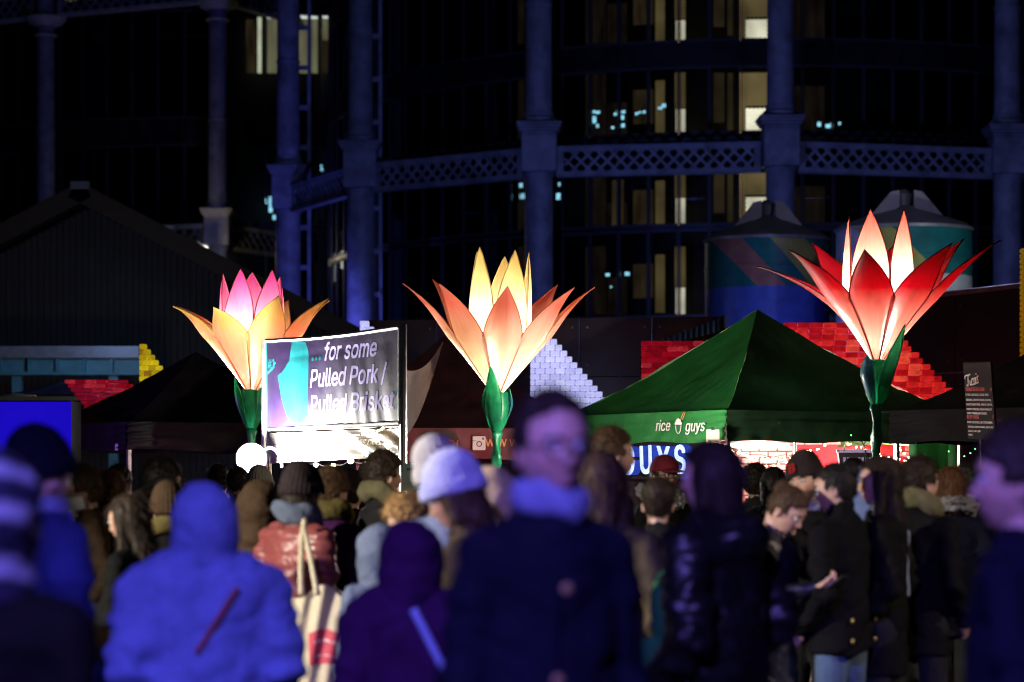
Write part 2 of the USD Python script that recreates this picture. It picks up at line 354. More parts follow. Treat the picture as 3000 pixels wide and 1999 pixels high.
def ang_of(c, r, vx):
    """angle on the cylinder where the photograph's column vx meets it"""
    k = (vx - CX) / F
    lo = None
    for a in np.linspace(-1.45, 1.2, 4000):
        x, y = c[0] + r * math.sin(a), c[1] - r * math.cos(a)
        e = abs(x / y - k)
        if lo is None or e < lo[0]: lo = (e, a)
    return lo[1]
def z_of(c, r, a, vy):
    return EYE + (HY - vy) / F * (c[1] - r * math.cos(a))

def round_building(label, c, R, a0, a1, floors, top, step, lit):
    t = Thing('apartment_building', label, 'building', (c[0], c[1], 0))
    t.part('wall', cyl_box(c, R - 1.6, -PI, PI, 0, top, .3, 72), 'facade_dark')
    t.part('roof', revolve([(.01, top + .02), (R + .2, top + .02), (R + .2, top + .35), (.01, top + .5)], (c[0], c[1], 0), 72), 'spandrel')
    n = int((a1 - a0) / step)
    for k, (z0, z1, band) in enumerate(floors):
        t.part('spandrel', cyl_box(c, R, a0, a1, z1, z1 + band, 1.2, n), 'spandrel')
        for i in range(n):
            b0, b1 = a0 + i * step, a0 + (i + 1) * step; g = .045 / R
            fr = cat(cyl_box(c, R, b0 + g * .2, b0 + g, z0 + .003, z1 - .003, .10, 1), cyl_box(c, R, b1 - g, b1 - g * .2, z0 + .003, z1 - .003, .10, 1),
                     cyl_box(c, R - .004, b0 + g, b1 - g, z0 + .003, z0 + .07, .09, 1), cyl_box(c, R - .004, b0 + g, b1 - g, z1 - .07, z1 - .003, .09, 1))
            wp = t.part('window', fr, 'mullion')
            t.part('pane', cyl_box(c, R - .04, b0 + g, b1 - g, z0 + .07, z1 - .07, .02, 1), 'pane', parent=wp)
    for (x0, x1, y0, y1, m, name) in lit:
        r = R - .35
        b0, b1 = ang_of(c, r, x0), ang_of(c, r, x1)
        t.part(name, cyl_box(c, r, b0, b1, z_of(c, r, b0, y1), z_of(c, r, b0, y0), .04, 2), m)
    return t

CR = (7.21, 75.8); RB = 13.0
lit = []
for k, (y0, y1) in enumerate(((-60, 102), (168, 322), (398, 530), (568, 724))):
    yb = (48, 252, 456, 662)[k]
    lit += [(1553, 1574, yb, y1 - 2, 'screen_bright', 'lit_window'), (1714, 1763, yb - 2, y1 - 2, 'screen_bright', 'lit_window'),
            (1551, 1575, y0, yb - 3, 'screen_gold', 'lit_blind'), (1506, 1527, y0 + 18, y1 - 5, 'screen_gold', 'lit_blind'), (1700, 1713, y0, y1 - 4, 'screen_gold', 'lit_blind'),
            (1714, 1765, y0, yb - 8, 'screen_gold', 'lit_blind'), (1455, 1500, y0 + 40, y0 + 118, 'lit_dim', 'lit_wall'),
            (1672, 1684, y0, y1 - 20, 'screen_dim', 'lit_blind'), (1396, 1440, y0 + 70, y1, 'lit_brown', 'lit_wall'), (1640, 1664, y0, y1 - 40, 'screen_dim', 'lit_blind'),
            (1345, 1392, y0, y1, 'lit_brown', 'lit_wall'), (1822, 1895, y0 + 30, y1, 'lit_brown', 'lit_wall'), (1190, 1204, y0, y1, 'lit_brown', 'lit_wall')]
lit += [(1406, 1432, 415, 520, 'screen_dim', 'lit_wall'), (1780, 1880, 590, 700, 'lit_brown', 'lit_wall')]
def cyan_dots(spots):  # reflections of market lights in the glass, made as glowing spots
    return [(x - w, x + w, y - h, y + h, 'reflection_cyan', 'glass_reflection') for x, y, w, h in spots]
lit += cyan_dots([(1364, 258, 5, 3), (1374, 259, 5, 3), (1366, 276, 4, 8), (1373, 290, 3, 4), (1368, 317, 5, 3), (1421, 257, 4, 3), (1432, 258, 5, 3), (1414, 263, 3, 3), (1428, 271, 6, 5), (1431, 289, 4, 4),
                  (1408, 294, 3, 3), (1463, 262, 3, 3), (1470, 259, 3, 2), (1480, 258, 3, 3), (1517, 249, 5, 3), (1525, 243, 4, 4), (1283, 285, 3, 5), (1882, 286, 4, 5), (1903, 290, 5, 4), (1913, 287, 4, 5), (1930, 284, 2, 3),
                  (1197, 427, 4, 5), (1200, 452, 6, 6), (1285, 452, 7, 7), (1287, 424, 4, 4), (1396, 632, 4, 3), (1441, 630, 5, 4), (1404, 660, 2, 2), (1596, 315, 2, 2), (1720, 315, 5, 3), (1740, 315, 4, 3)])
round_building('dark round apartment building behind the iron frame with columns of glowing windows', CR, RB, -1.40, .66,
               [(3.45, 5.75, .09), (5.84, 8.14, .09), (8.23, 10.53, .09), (10.62, 12.40, .62), (13.02, 15.30, .5)], 18.5, .062, lit)
CL = (-10.8, 97.0)
litL = [(565, 588, 45, 168, 'lit_dim', 'lit_window'), (592, 601, 40, 168, 'lit_bright', 'lit_window'), (614, 644, 44, 168, 'lit_hall', 'lit_window'), (612, 644, 36, 43, 'lit_white', 'ceiling_lamp'),
        (683, 712, 43, 168, 'lit_hall', 'lit_window'), (683, 734, 36, 42, 'lit_white', 'ceiling_lamp'), (716, 733, 43, 168, 'lit_hall', 'lit_window'),
        (742, 790, 43, 92, 'lit_hall', 'lit_window'), (742, 790, 36, 42, 'lit_white', 'ceiling_lamp'), (742, 790, 93, 168, 'lit_dim', 'lit_window'),
        (-60, 5, 285, 395, 'lit_gold', 'lit_window'), (150, 175, -20, 38, 'lit_gold', 'lit_window'), (195, 240, -30, 30, 'lit_dim', 'lit_window'), (350, 392, -30, 14, 'lit_gold', 'lit_window'),
        (432, 478, 560, 640, 'lit_white', 'lit_doorway'), (480, 500, 600, 640, 'lit_dim', 'lit_window')]
litL += cyan_dots([(632, 455, 6, 12), (622, 470, 4, 18), (634, 470, 3, 14), (632, 500, 5, 5), (612, 463, 3, 6), (737, 382, 3, 3), (738, 390, 4, 3)])
round_building('dark round apartment building seen beyond the warehouse gable, one lit hall high up', CL, 12.6, -1.25, 1.35,
               [(4.0, 7.2, .12), (7.32, 10.4, .12), (10.52, 13.3, .9), (14.2, 18.0, .4), (18.4, 21.2, .5)], 24.0, .075, litL)

# ------------------------------------------------------------------ cast iron gasholder frames
def frame_part(name, t, p0, ztop, zped, first, pale, fat, ladder=None, upper=False, z0=0.0):
    x, y = p0; s = fat
    tin = 'iron'
    prof = [(.36 * s, z0), (.36 * s, zped - 1.30), (.40 * s, zped - 1.28), (.40 * s, zped - 1.22), (.34 * s, zped - 1.20)]
    prof += [(.33 * s, zped + .05), (.45 * s, zped + .07), (.45 * s, zped + .16), (.38 * s, zped + .22), (.36 * s, zped + .34), (.335 * s, zped + .38), (.325 * s, zped + 3.0), (.345 * s, zped + 3.02), (.345 * s, zped + 3.08), (.32 * s, zped + 3.1), (.30 * s, ztop)]
    col = t.part('column', revolve(prof, (x, y, 0), 24), tin, smooth=35)
    a = .44 * s
    t.part('pedestal', bevel_box((x, y, zped - .72), np.eye(3), (2 * a, 2 * a, .92), .02), tin, parent=col)
    lay = [(.50, -1.20, -1.13), (.54, -1.13, -1.05), (.58, -.26, -.18), (.66, -.18, -.10), (.72, -.10, -.02), (.76, -.018, .045)]
    for r, u0, u1 in lay:
        t.part('moulding', bevel_box((x, y, zped + (u0 + u1) / 2), np.eye(3), (1.5 * r * s, 1.5 * r * s, u1 - u0 - .004), .015), pale if r > .5 else tin, parent=col)
    if upper:
        for r, u0, u1 in ((.40, -.55, -.5), (.45, -.18, -.1), (.62, -.1, 0), (.72, .004, .1)):
            t.part('upper_moulding', revolve([(.2, upper + u0), (r * s, upper + u0), (r * s * 1.05, upper + u1), (.2, upper + u1)], (x, y, 0), 20), pale, parent=col)
    if ladder:
        lx, ly = x + ladder[0], y + ladder[1]
        rail = [box((lx, ly, ztop / 2), (.10, .10, ztop))]
        for z in np.arange(.8, ztop, 1.15): rail.append(box(((lx + x) / 2, (ly + y) / 2, z), (abs(ladder[0]), .07, .13)))
        t.part('ladder', cat(*rail), tin, parent=col)
    return col
def girder(t, pa, pb, z0, z1, inset, pitch, run, mat='iron', chord=.10, chord_mat=None):
    pa, pb = np.array([*pa, 0.0]), np.array([*pb, 0.0]); d = pb - pa; L = np.linalg.norm(d); d /= L; n = np.array([-d[1], d[0], 0])
    A = pa + d * inset; L -= 2 * inset; ax = [d, n, [0, 0, 1]]
    mid = A + d * L / 2
    parts = [frame_box(mid + [0, 0, z1 - chord / 2], ax, (L, .16, chord)), frame_box(mid + [0, 0, z0 + chord / 2], ax, (L, .16, chord)),
             frame_box(mid + [0, 0, z1 + .02], ax, (L, .24, .035)), frame_box(mid + [0, 0, z0 - .02], ax, (L, .24, .035))]
    g = t.part('girder', cat(*parts), chord_mat or mat)
    for e in (.10, L - .10):
        t.part('end_plate', frame_box(A + d * e + [0, 0, (z0 + z1) / 2], ax, (.16, .13, z1 - z0 - 2 * chord - .01)), mat, parent=g)
    h0, h1 = z0 + chord, z1 - chord
    x = .2 - run
    while x < L - .2:
        for sgn in (1, -1):
            q0, q1 = (x, h0), (x + run, h1)
            lo, hi = .2, L - .2
            u0 = max(0.0, (lo - x) / run); u1 = min(1.0, (hi - x) / run)
            if u1 - u0 > .12:
                a = A + d * (x + run * u0) + [0, 0, (h0 + (h1 - h0) * u0) if sgn > 0 else (h1 - (h1 - h0) * u0)]
                b = A + d * (x + run * u1) + [0, 0, (h0 + (h1 - h0) * u1) if sgn > 0 else (h1 - (h1 - h0) * u1)]
                w = (b - a); Lw = np.linalg.norm(w); w /= Lw; up = np.cross(n, w)
                t.part('lattice_bar', frame_box((a + b) / 2 + n * .026 * sgn, [w, n, up], (Lw, .05, .065)), mat, parent=g)
        x += pitch
def colxy(vx, d): return ((vx - CX) / F * d, d)
R7, R6, R5, R4, R3 = colxy(2315, 61.5), colxy(1793, 60.0), colxy(1238, 61.1), colxy(828, 64.5), colxy(662, 69.5)
gr = Thing('gasholder_frame', 'blue lit iron gasholder frame with lattice girders around the building with glowing windows', 'gasholder', (CR[0], CR[1], 0))
ZP = 10.55
for p, lad in ((R7, None), (R6, None), (R5, None), (R4, (.52, .25)), (R3, (.60, .1))):
    frame_part('column', gr, p, 20.0, ZP, False, 'iron', 1.0, lad)
R8 = (R7[0] + 5.2, R7[1] + 3.4)
for a, b in ((R3, R4), (R4, R5), (R5, R6), (R6, R7), (R7, R8)):
    girder(gr, a, b, ZP - 1.28, ZP - .58, .46, .335, .50)
frame_part('column', gr, R8, 20.0, ZP, False, 'iron', 1.0)
gl = Thing('gasholder_frame', 'dim iron gasholder frame with cream mouldings in the far upper corner beyond the warehouse', 'gasholder', (CL[0], CL[1], 0))
L1, L2, L3 = colxy(105, 83.9), colxy(500, 81.0), colxy(745, 86.5)
L0 = colxy(-330, 88.0)
for p in (L1, L2, L3, L0):
    frame_part('column', gl, p, 24.0, 10.6, False, 'iron_pale', .95, None, upper=17.5)
for a, b in ((L1, L2), (L2, L3), (L0, L1)):
    girder(gl, a, b, 9.35, 10.15, .5, .42, .62, chord_mat='iron_pale')
    girder(gl, a, b, 17.62, 18.5, .5, .42, .62, chord_mat='iron_pale')

q = at(456, 588, 79.0)
t = Thing('wall_lamp', 'bright warm lamp glowing just above the slope of the warehouse roof', 'lamp', q)
t.part('bracket', cat(rod([q[0], q[1] + .3, 0], q + [0, .3, .5], .05), rod(q + [0, .3, .45], q + [0, 0, .45], .03)), 'iron')
t.part('lantern_frame', cat(box(q + [0, 0, .34], (.62, .3, .05)), box(q - [0, 0, .34], (.62, .3, .05)), box(q, (.04, .04, .64))), 'iron')
for k_ in (-1, 1): t.part('lantern_pane', bevel_box(q + [k_ * .16, 0, 0], np.eye(3), (.27, .24, .60), .03), 'lit_white')
lamp(q + [.15, -1.2, -.2], (1, .85, .58), 22, .1)
# ------------------------------------------------------------------ warehouse with the boarded gable
wx, wd = at(205, 457, 45)[0], 45.0
t = Thing('warehouse', 'dark timber warehouse gable with vertical boards and brown roof edge', 'building', (wx, wd, 0))
ap, sl, hw = 6.72, .52, 5.2
bw = .118
t.part('wall', (lambda: trimesh.creation.extrude_polygon(Polygon([(-hw, 0), (hw, 0), (hw, ap - sl * hw), (0, ap), (-hw, ap - sl * hw)]), 12.0, engine='earcut'))().apply_transform(
    np.array([[1, 0, 0, wx], [0, 0, 1, wd + .04], [0, 1, 0, 0], [0, 0, 0, 1]])), 'facade_dark')
r_ = random.Random(3)
for i in range(int(2 * hw / bw)):
    x = -hw + (i + .5) * bw; h = ap - sl * abs(x) - .05
    t.part('cladding_board', box((wx + x, wd + r_.uniform(-.004, .004), h / 2), (bw - .012, .03, h)), 'cladding')
for s in (-1, 1):
    c = np.array([wx + s * hw / 2, wd + 5.6, ap - sl * hw / 2 + .16]); L = math.hypot(hw, sl * hw) + .3
    d = np.array([s * hw, 0, -sl * hw]); d /= np.linalg.norm(d)
    rf = t.part('roof', frame_box(c, [d, [0, 1, 0], np.cross(d, [0, 1, 0])], (L, 13.0, .16)), 'roof_dark')
    t.part('fascia', frame_box(c + [0, -6.58, -.03], [d, [0, 1, 0], np.cross(d, [0, 1, 0])], (L, .05, .34)), 'fascia_brown', parent=rf)
t.part('ridge_cap', box((wx, wd - .95, ap + .26), (.34, .12, .14)), 'steel_grey')

# long steel beam of the canopy at the left
y = 42.0
b0, b1 = at(-40, 830, y), at(322, 830, y)
t = Thing('steel_beam', 'blue painted steel beam running across below the warehouse boards', 'beam', (b0 + b1) / 2)
zt, zb = at(0, 797, y)[2], at(0, 862, y)[2]; L = b1[0] - b0[0]; mx = (b0[0] + b1[0]) / 2
t.part('web', box((mx, y, (zt + zb) / 2), (L, .04, zt - zb - .02)), 'steel_teal')
t.part('flange', box((mx, y, zt - .10), (L, .30, .20)), 'steel_grey'); t.part('flange', box((mx, y, zb + .02), (L, .30, .05)), 'steel_teal')
for k in range(6): t.part('stiffener', box((b0[0] + .35 + k * .48, y - .09, (zt + zb) / 2 - .08), (.03, .13, zt - zb - .26)), 'steel_teal')
for vx in (40, 262): t.part('post', box((at(vx, 0, y)[0], y, zb / 2), (.16, .16, zb - .01)), 'steel_teal')

# ------------------------------------------------------------------ painted tanks
def silo(label, vx, d, half, vtop, vap, mat, capmat):
    c = at(vx, vtop, d); r = half / F * d; zt = c[2]; za = at(vx, vap, d)[2]
    t = Thing('storage_tank', label, 'tank', (c[0], d, 0))
    t.part('body', revolve([(r, .3), (r, zt - .06), (r * .995, zt)], (c[0], d, 0), 48), mat, smooth=40)
    t.part('cone_roof', revolve([(r * 1.02, zt - .03), (r * 1.03, zt + .02), (r * .93, zt + .10), (r * .30, za - .05), (r * .26, za), (.01, za + .02)], (c[0], d, 0), 48), 'steel_grey', smooth=30)
    for z in np.linspace(.9, zt - .5, 4): t.part('seam_band', revolve([(r + .001, z), (r + .012, z + .01), (r + .012, z + .03), (r + .001, z + .04)], (c[0], d, 0), 48), mat)
    for s in (-1, 1):
        pl = trimesh.creation.extrude_polygon(Polygon([(.12 * s, za - .02), (.12 * s, za + .26), (.26 * s, za + .23), (.62 * s, zt + .20), (.62 * s, zt + .12)]), .16, engine='earcut')
        v, f = vf(pl); v = np.stack([c[0] + v[:, 0], d - .3 + v[:, 2], v[:, 1]], 1)
        t.part('lid_bracket', (v, fix(v, f)), capmat)
    t.part('hatch', revolve([(.11, za + .03), (.13, za + .22), (.05, za + .3), (.01, za + .3)], (c[0], d, 0), 16), 'steel_grey')
    for a in np.linspace(0, 2 * PI, 4, endpoint=False) + .6: t.part('leg', rod((c[0] + (r - .12) * math.cos(a), d + (r - .12) * math.sin(a), 0), (c[0] + (r - .12) * math.cos(a), d + (r - .12) * math.sin(a), .4), .07), 'steel_grey')
c1 = at(1762, 0, 42)[0]; c2 = at(2077, 0, 40)[0]
mural('mural_blue_tank', c1 - 1.1 + 3.0, .9, [(0, (.12, .24, .24)), (.18, PINKP), (.30, TEAL), (.56, PINKP), (.68, TEAL), (.80, YELP), (.95, TEAL)], at(0, 668, 42)[2], (.10, .16, .62))
mural('mural_white_tank', c2 - 1.1 + 3.4, 1.0, [(0, TEAL), (.30, YELP), (.46, WHT), (.62, YELP), (.76, TEAL), (.9, TEAL)], at(0, 640, 40)[2], WHT)
silo('painted storage tank with blue lower half, behind the green canopy peak', 1762, 42, 143, 556, 500, 'mural_blue_tank', 'steel_grey')
silo('taller painted storage tank with yellow stripe and white base behind the red lantern flower', 2077, 40, 155, 532, 478, 'mural_white_tank', 'steel_grey')

# ------------------------------------------------------------------ hoardings
def hoarding(label, pa, pb, zt0, zt1, npan, rim):
    pa, pb = np.array(pa, float), np.array(pb, float); d = pb - pa; L = np.linalg.norm(d); d /= L
    n = np.array([d[1], -d[0]])
    t = Thing('hoarding', label, 'hoarding', ((pa[0] + pb[0]) / 2, (pa[1] + pb[1]) / 2, 0))
    for i in range(npan):
        for k in range(2):
            u0, u1 = i / npan * L + .008, (i + 1) / npan * L - .008
            za, zb = (zt0 + (zt1 - zt0) * u0 / L), (zt0 + (zt1 - zt0) * u1 / L)
            split = 2.95
            lo0, lo1, hi0, hi1 = (0, 0, split - .006, split - .006) if k == 0 else (split + .006, split + .006, za, zb)
            P = [(u0, lo0), (u1, lo1), (u1, hi1), (u0, hi0)]
            v, f = vf(trimesh.creation.extrude_polygon(Polygon(P), .03, engine='earcut'))
            w = np.stack([pa[0] + d[0] * v[:, 0] + n[0] * v[:, 2], pa[1] + d[1] * v[:, 0] + n[1] * v[:, 2], v[:, 1]], 1)
            pn = t.part('panel', (w, fix(w, f)), 'hoarding')
            for uu in (u0 + .09, u1 - .09):
                for zz in ((1.9, 2.8) if k == 0 else (3.1, min(hi0, hi1) - .12)):
                    q = pa + d * uu + n * .034
                    bv, bf = revolve([(.016, 0), (.014, .008), (.003, .011)], (0, 0, 0), 8)
                    t.part('bolt', (bv @ np.array([[d[0], d[1], 0], [0, 0, 1.0], [n[0], n[1], 0]]) + [q[0], q[1], zz], bf), 'bolt', parent=pn)
    if rim:
        a = np.array([pa[0] + n[0] * .02, pa[1] + n[1] * .02, zt0 + .03]); b = np.array([pb[0] + n[0] * .02, pb[1] + n[1] * .02, zt1 + .03])
        t.part('top_rail', rod(a, b, .035), 'hoarding_trim')
        t.part('joint_strip', rod(np.array([pa[0] + n[0] * .034, pa[1] + n[1] * .034, 2.95]), np.array([pb[0] + n[0] * .034, pb[1] + n[1] * .034, 2.95]), .006), 'hoarding_trim')
    return t
hoarding('long dark hoarding of bolted panels behind the coral and cream lantern flower', at(845, 0, 31.5)[:2], at(1668, 0, 30.6)[:2], at(0, 737, 31.5)[2], at(0, 728, 30.6)[2], 5, False)
hoarding('dark maroon container wall with pale joint line behind the menu board', at(1995, 0, 31)[:2], at(2420, 0, 28.5)[:2], at(0, 702, 31)[2], at(0, 655, 28.5)[2], 2, True)

# low shed roof between the tents
p = at(1570, 770, 29.4)
t = Thing('shed_roof', 'small sloping shed roof with translucent sheets above the red bricks', 'roof', p)
A, B, C, D = at(1478, 806, 29.0), at(1664, 760, 29.0), at(1664, 728, 30.4), at(1480, 797, 30.4)
def sheet(u, w): return ((1 - u) * (1 - w))[:, None] * A + (u * (1 - w))[:, None] * B + (u * w)[:, None] * C + ((1 - u) * w)[:, None] * D + np.outer(.012 * np.sin(u * 90), [0, 0, 1])
t.part('corrugated_sheet', grid(sheet, 90, 6), 'steel_teal', smooth=True)
t.part('verge_board', cat(rod(A - [0, .02, .03], B - [0, .02, .03], .02), rod(B, C, .03)), 'roof_dark')
for q in (A, B): t.part('post', box((q[0], q[1] + .08, q[2] / 2 - .03), (.08, .08, q[2] - .08)), 'roof_dark')

# ------------------------------------------------------------------ brick walls of glowing light boxes
def brick_wall(label, name, d, rows, mats, bw, bh, vy0, left, right, depth=.14, hollow=None):
    """rows of boxes from the top vy0 down; left(k), right(k): ends of row k as columns of the picture at that depth"""
    c = at((left(rows - 1) + right(rows - 1)) / 2, 0, d)
    t = Thing('brick_wall', label, 'brick wall', (c[0], d, 0), group=None)
    zt = at(0, vy0, d)[2]; r = random.Random(sum(map(ord, label)))
    for k in range(rows):
        x0, x1 = at(left(k), 0, d)[0], at(right(k), 0, d)[0]
        x = x0 - (bw / 2 if k % 2 else 0)
        while x < x1 - bw * .15:
            a, b = max(x, x0), min(x + bw, x1 + bw * .3)
            if b - a > bw * .3:
                z = zt - (k + .5) * bh
                t.part('brick', bevel_box(((a + b) / 2, d + r.uniform(-.008, .008), z), np.eye(3), (b - a - .009, depth, bh - .009), .006), mats[r.choices((0, 1, 2), (5, 4, 2))[0]])
            x += bw
    return t
W3 = ['brick_white_a', 'brick_white_b', 'brick_white_c']; R3_ = ['brick_red_a', 'brick_red_b', 'brick_red_c']; C3 = ['brick_crimson_a', 'brick_crimson_b', 'brick_crimson_c']; Y3 = ['brick_yellow_a', 'brick_yellow_b', 'brick_yellow_c']
bw, bh = 23 / F * 29.5, 13.4 / F * 29.5
brick_wall('stepped wall of glowing white bricks beside the coral and cream lantern flower', 'w', 29.5, 17, W3, bw, bh, 726, lambda k: 1218, lambda k: 1223 + 11.6 * k + 4)
brick_wall('tip of a stepped white brick wall showing above the printed banner', 'w', 29.5, 12, W3, bw, bh, 738, lambda k: 827, lambda k: 842 + 11.6 * k)
bw, bh = 30 / F * 28.5, 13.6 / F * 28.5
brick_wall('large slanted wall of glowing red bricks behind the red lantern flower', 'r', 28.5, 15, R3_, bw, bh, 742, lambda k: 1800 + 13.2 * k, lambda k: 2038 + 12.8 * k)
brick_wall('small red brick wall beside the peak of the green canopy, under the shed roof', 'r', 28.6, 10, C3, 24 / F * 28.6, 12.5 / F * 28.6, 784, lambda k: 1473, lambda k: 1625 + 9 * k)
brick_wall('crimson brick wall low beside the dark tent and the blue box', 'r', 30, 9, C3, 24 / F * 30, 9.6 / F * 30, 873, lambda k: 150 + 7.5 * k, lambda k: 292 + 6 * k)
brick_wall('small stepped wall of yellow bricks above the dark tent roof', 'y', 30, 9, Y3, 20 / F * 30, 12.3 / F * 30, 791, lambda k: 321, lambda k: 331 + 9 * k)
brick_wall('yellow brick wall at the edge of the picture beyond the container', 'y', 27, 26, ['brick_mustard'] * 3, 24 / F * 27, 12 / F * 27, 571, lambda k: 2345, lambda k: 2395)

# ------------------------------------------------------------------ market tents
def gazebo(label, c, rot, size, eave, drop, apex, mats, seed, sag=1.22):
    """mats: roof and valance materials of the four sides, in turn: side k looks along rot + 90 k degrees from -y"""
    t = Thing('market_tent', label, 'tent', (c[0], c[1], 0))
    h = size / 2; r = math.radians(rot)
    def side(k):
        a = r + k * PI / 2
        out = np.array([math.sin(a), -math.cos(a)]); al = np.array([math.cos(a), math.sin(a)])
        def roof(u, w):
            m = 1 - w                                   # 1 at the eave, 0 at the peak
            s = (2 * u - 1) * m * h
            z = eave + (apex - eave) * (1 - m) ** sag - .10 * np.sin(PI * m) * (1 - (2 * u - 1) ** 2) * .6
            P = np.array(c)[None] + out[None] * (m * h)[:, None] + al[None] * s[:, None]
            q = np.stack([P[:, 0], P[:, 1], z], 1)
            q[:, 2] += (meshkit.fbm(np.c_[s * 3, m * 5, z * 0 + seed + k], 3) - .5) * .085 * np.sin(PI * m) + .006 * np.sin(s * 38 + 6 * m) * (m > .6) * (1 - m) * 2.5
            return q
        t.part('roof_panel', grid(roof, 40, 36), mats[k][0], smooth=True)
        def val(u, w):
            s = (2 * u - 1) * h
            P = np.array(c)[None] + out[None] * (h + .006) + al[None] * s[:, None]
            dep = (meshkit.fbm(np.c_[s * 4, w * 1.5, w * 0 + seed + 7 * k], 3) - .5) * .075 * (1.1 - w) + .012 * np.sin(s * 9 + seed) * (1 - w)
            dep += .010 * np.sin(w * 26 + 3 * np.sin(s * 2.2)) * np.exp(-((np.abs(s) - h) / .5) ** 2)
            q = np.stack([P[:, 0] + out[0] * dep, P[:, 1] + out[1] * dep, eave + .004 - drop * (1 - w) + .012 * np.sin(s * 5.1 + k) * (1 - w)], 1)
            return q
        t.part('valance', grid(val, 60, 14), mats[k][1], smooth=True)
        return out, al
    fr = [side(k) for k in range(4)]
    for k in range(4):
        o, al = fr[k]; q = np.array(c) + o * (h - .04) + al * (h - .04)
        t.part('leg', box((q[0], q[1], eave / 2 - .02), (.04, .04, eave - .06), rot), 'aluminium')
        q2 = np.array(c) + o * (h - .04) - al * (h - .04)
        t.part('truss_bar', rod((q[0], q[1], eave - .1), (q2[0], q2[1], eave - .1), .014), 'aluminium')
    return t, fr, h
C_G = at(1740, 0, 25)[:2]; C_D = at(450, 0, 28.5)[:2]; C_M = at(1020, 0, 26.6)[:2]; C_R = at(2570, 0, 22.5)[:2]
g_, d_, m_, md_ = ('tent_green_roof_shaded', 'tent_green'), ('tent_black', 'tent_black'), ('tent_maroon_dark', 'tent_maroon'), ('tent_maroon_dark', 'tent_maroon_dark')
gd_ = ('tent_green_shaded', 'tent_green_shaded')
# rot: near corner at angle; side 0 looks left-front, side 1 right-front
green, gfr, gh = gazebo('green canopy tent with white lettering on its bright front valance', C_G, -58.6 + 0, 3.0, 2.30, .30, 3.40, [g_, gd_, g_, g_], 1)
dark, dfr, dh = gazebo('black canopy tent between the blue box and the white work lamp', C_D, -59, 2.9, 2.27, .31, 3.14, [d_, d_, d_, d_], 2)
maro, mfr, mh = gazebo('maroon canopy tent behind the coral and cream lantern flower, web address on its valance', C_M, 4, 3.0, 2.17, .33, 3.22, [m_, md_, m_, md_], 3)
gazebo('dark canopy tent at the edge beside the hot dog menu board', C_R, -45, 3.0, 2.28, .3, 3.3, [('tent_night', 'tent_night')] * 4, 4)

def on_side(c, fr, h, out_off=.03):
    o, al = fr
    def f(s, z): return np.array([c[0] + o[0] * (h + out_off) + al[0] * s, c[1] + o[1] * (h + out_off) + al[1] * s, z])
    return f, np.array([al[0], al[1], 0.0])
UP = np.array([0, 0, 1.0])
def side_s(c, fr, h, vx):
    """where along the side the picture column vx falls"""
    o, al = fr; k = (vx - CX) / F; px, py = c[0] + o[0] * h, c[1] + o[1] * h
    return (k * py - px) / (al[0] - k * al[1])
# lettering on the green valance
fn, al = on_side(C_G, gfr[0], gh, .045)
def lay(tg, name, m, c, fr, h, vx, vz, mat, off=.045, tilt=0.0, d=None, parent=None):
    f, al = on_side(c, fr, h, off); s = side_s(c, fr, h + off, vx); o = f(s, 0); o[2] = EYE + (HY - vz) / F * o[1]
    x = al * math.cos(tilt) + UP * math.sin(tilt); y = -al * math.sin(tilt) + UP * math.cos(tilt)
    return tg.part(name, place(m, o, x, y), mat, parent=parent)
lay(green, 'lettering', text('rice', .105, .004, shear=.22, stretch=.98), C_G, gfr[0], gh, 1506, 991, 'print_white', .05)
lay(green, 'lettering', text('guys', .105, .004, shear=.22, stretch=.98), C_G, gfr[0], gh, 1574, 992, 'print_white', .05)
an = np.linspace(PI, 2 * PI, 16)
ring = [(.055 * math.cos(a) * (1.0 if math.sin(a) > -.8 else .85), .10 * math.sin(a)) for a in an]
def bowl(rim_mat, rice_mat, c, fr, h, vx, vz, sc, tg, sticks=True):
    outer = [(x * sc, z * sc) for x, z in ring]; inner = [(x * sc * .88, z * sc * .91 - .002) for x, z in ring]
    lay(tg, 'bowl_print', poly(outer + inner[::-1]), c, fr, h, vx, vz, rim_mat, .05)
    bl = [(.062 * sc * math.cos(a) * (1 + .12 * math.sin(7 * a)), .07 * sc * math.sin(a) * (1 + .10 * math.sin(9 * a)) + .006) for a in np.linspace(0, PI, 40)]
    lay(tg, 'rice_print', poly(bl), c, fr, h, vx, vz, rice_mat, .05)
    if sticks:
        for e in (0, .03): lay(tg, 'chopstick_print', poly([(.03 + e, .05), (.036 + e, .05), (.09 + e, .125), (.084 + e, .125)]), c, fr, h, vx, vz, 'print_orange', .052)
bowl('print_white', 'print_white', C_G, gfr[0], gh, 1559, 978, .85, green)
bowl('print_orange', 'print_orange', C_G, gfr[1], gh, 2214, 978, 1.55, green, False)
# side curtain at the right corner of the green tent, with projected green laser dots made as glowing beads
o1, al1 = gfr[1]
def curtain(u, w):
    s = gh - .1 - .62 * u * (1 - .35 * w); dep = .04 * np.sin(u * 22) + .05 * np.sin(u * 9 + w * 3)
    return np.stack([C_G[0] + o1[0] * (gh - .06 + dep) + al1[0] * s + .62 * 0, C_G[1] + o1[1] * (gh - .06 + dep) + al1[1] * s, 2.02 * (1 - w) + .25 * w], 1)
green.part('side_curtain', grid(curtain, 50, 20), 'tent_green', smooth=True)
for q in ((2230, 1042), (2241, 1032), (2216, 1049), (1956, 1001), (2180, 1038)):
    b = trimesh.creation.icosphere(1, .007); b.apply_translation(at(*q, 22.9 if q[0] < 2000 else 23.6)); green.part('laser_dot', b, 'laser_green')
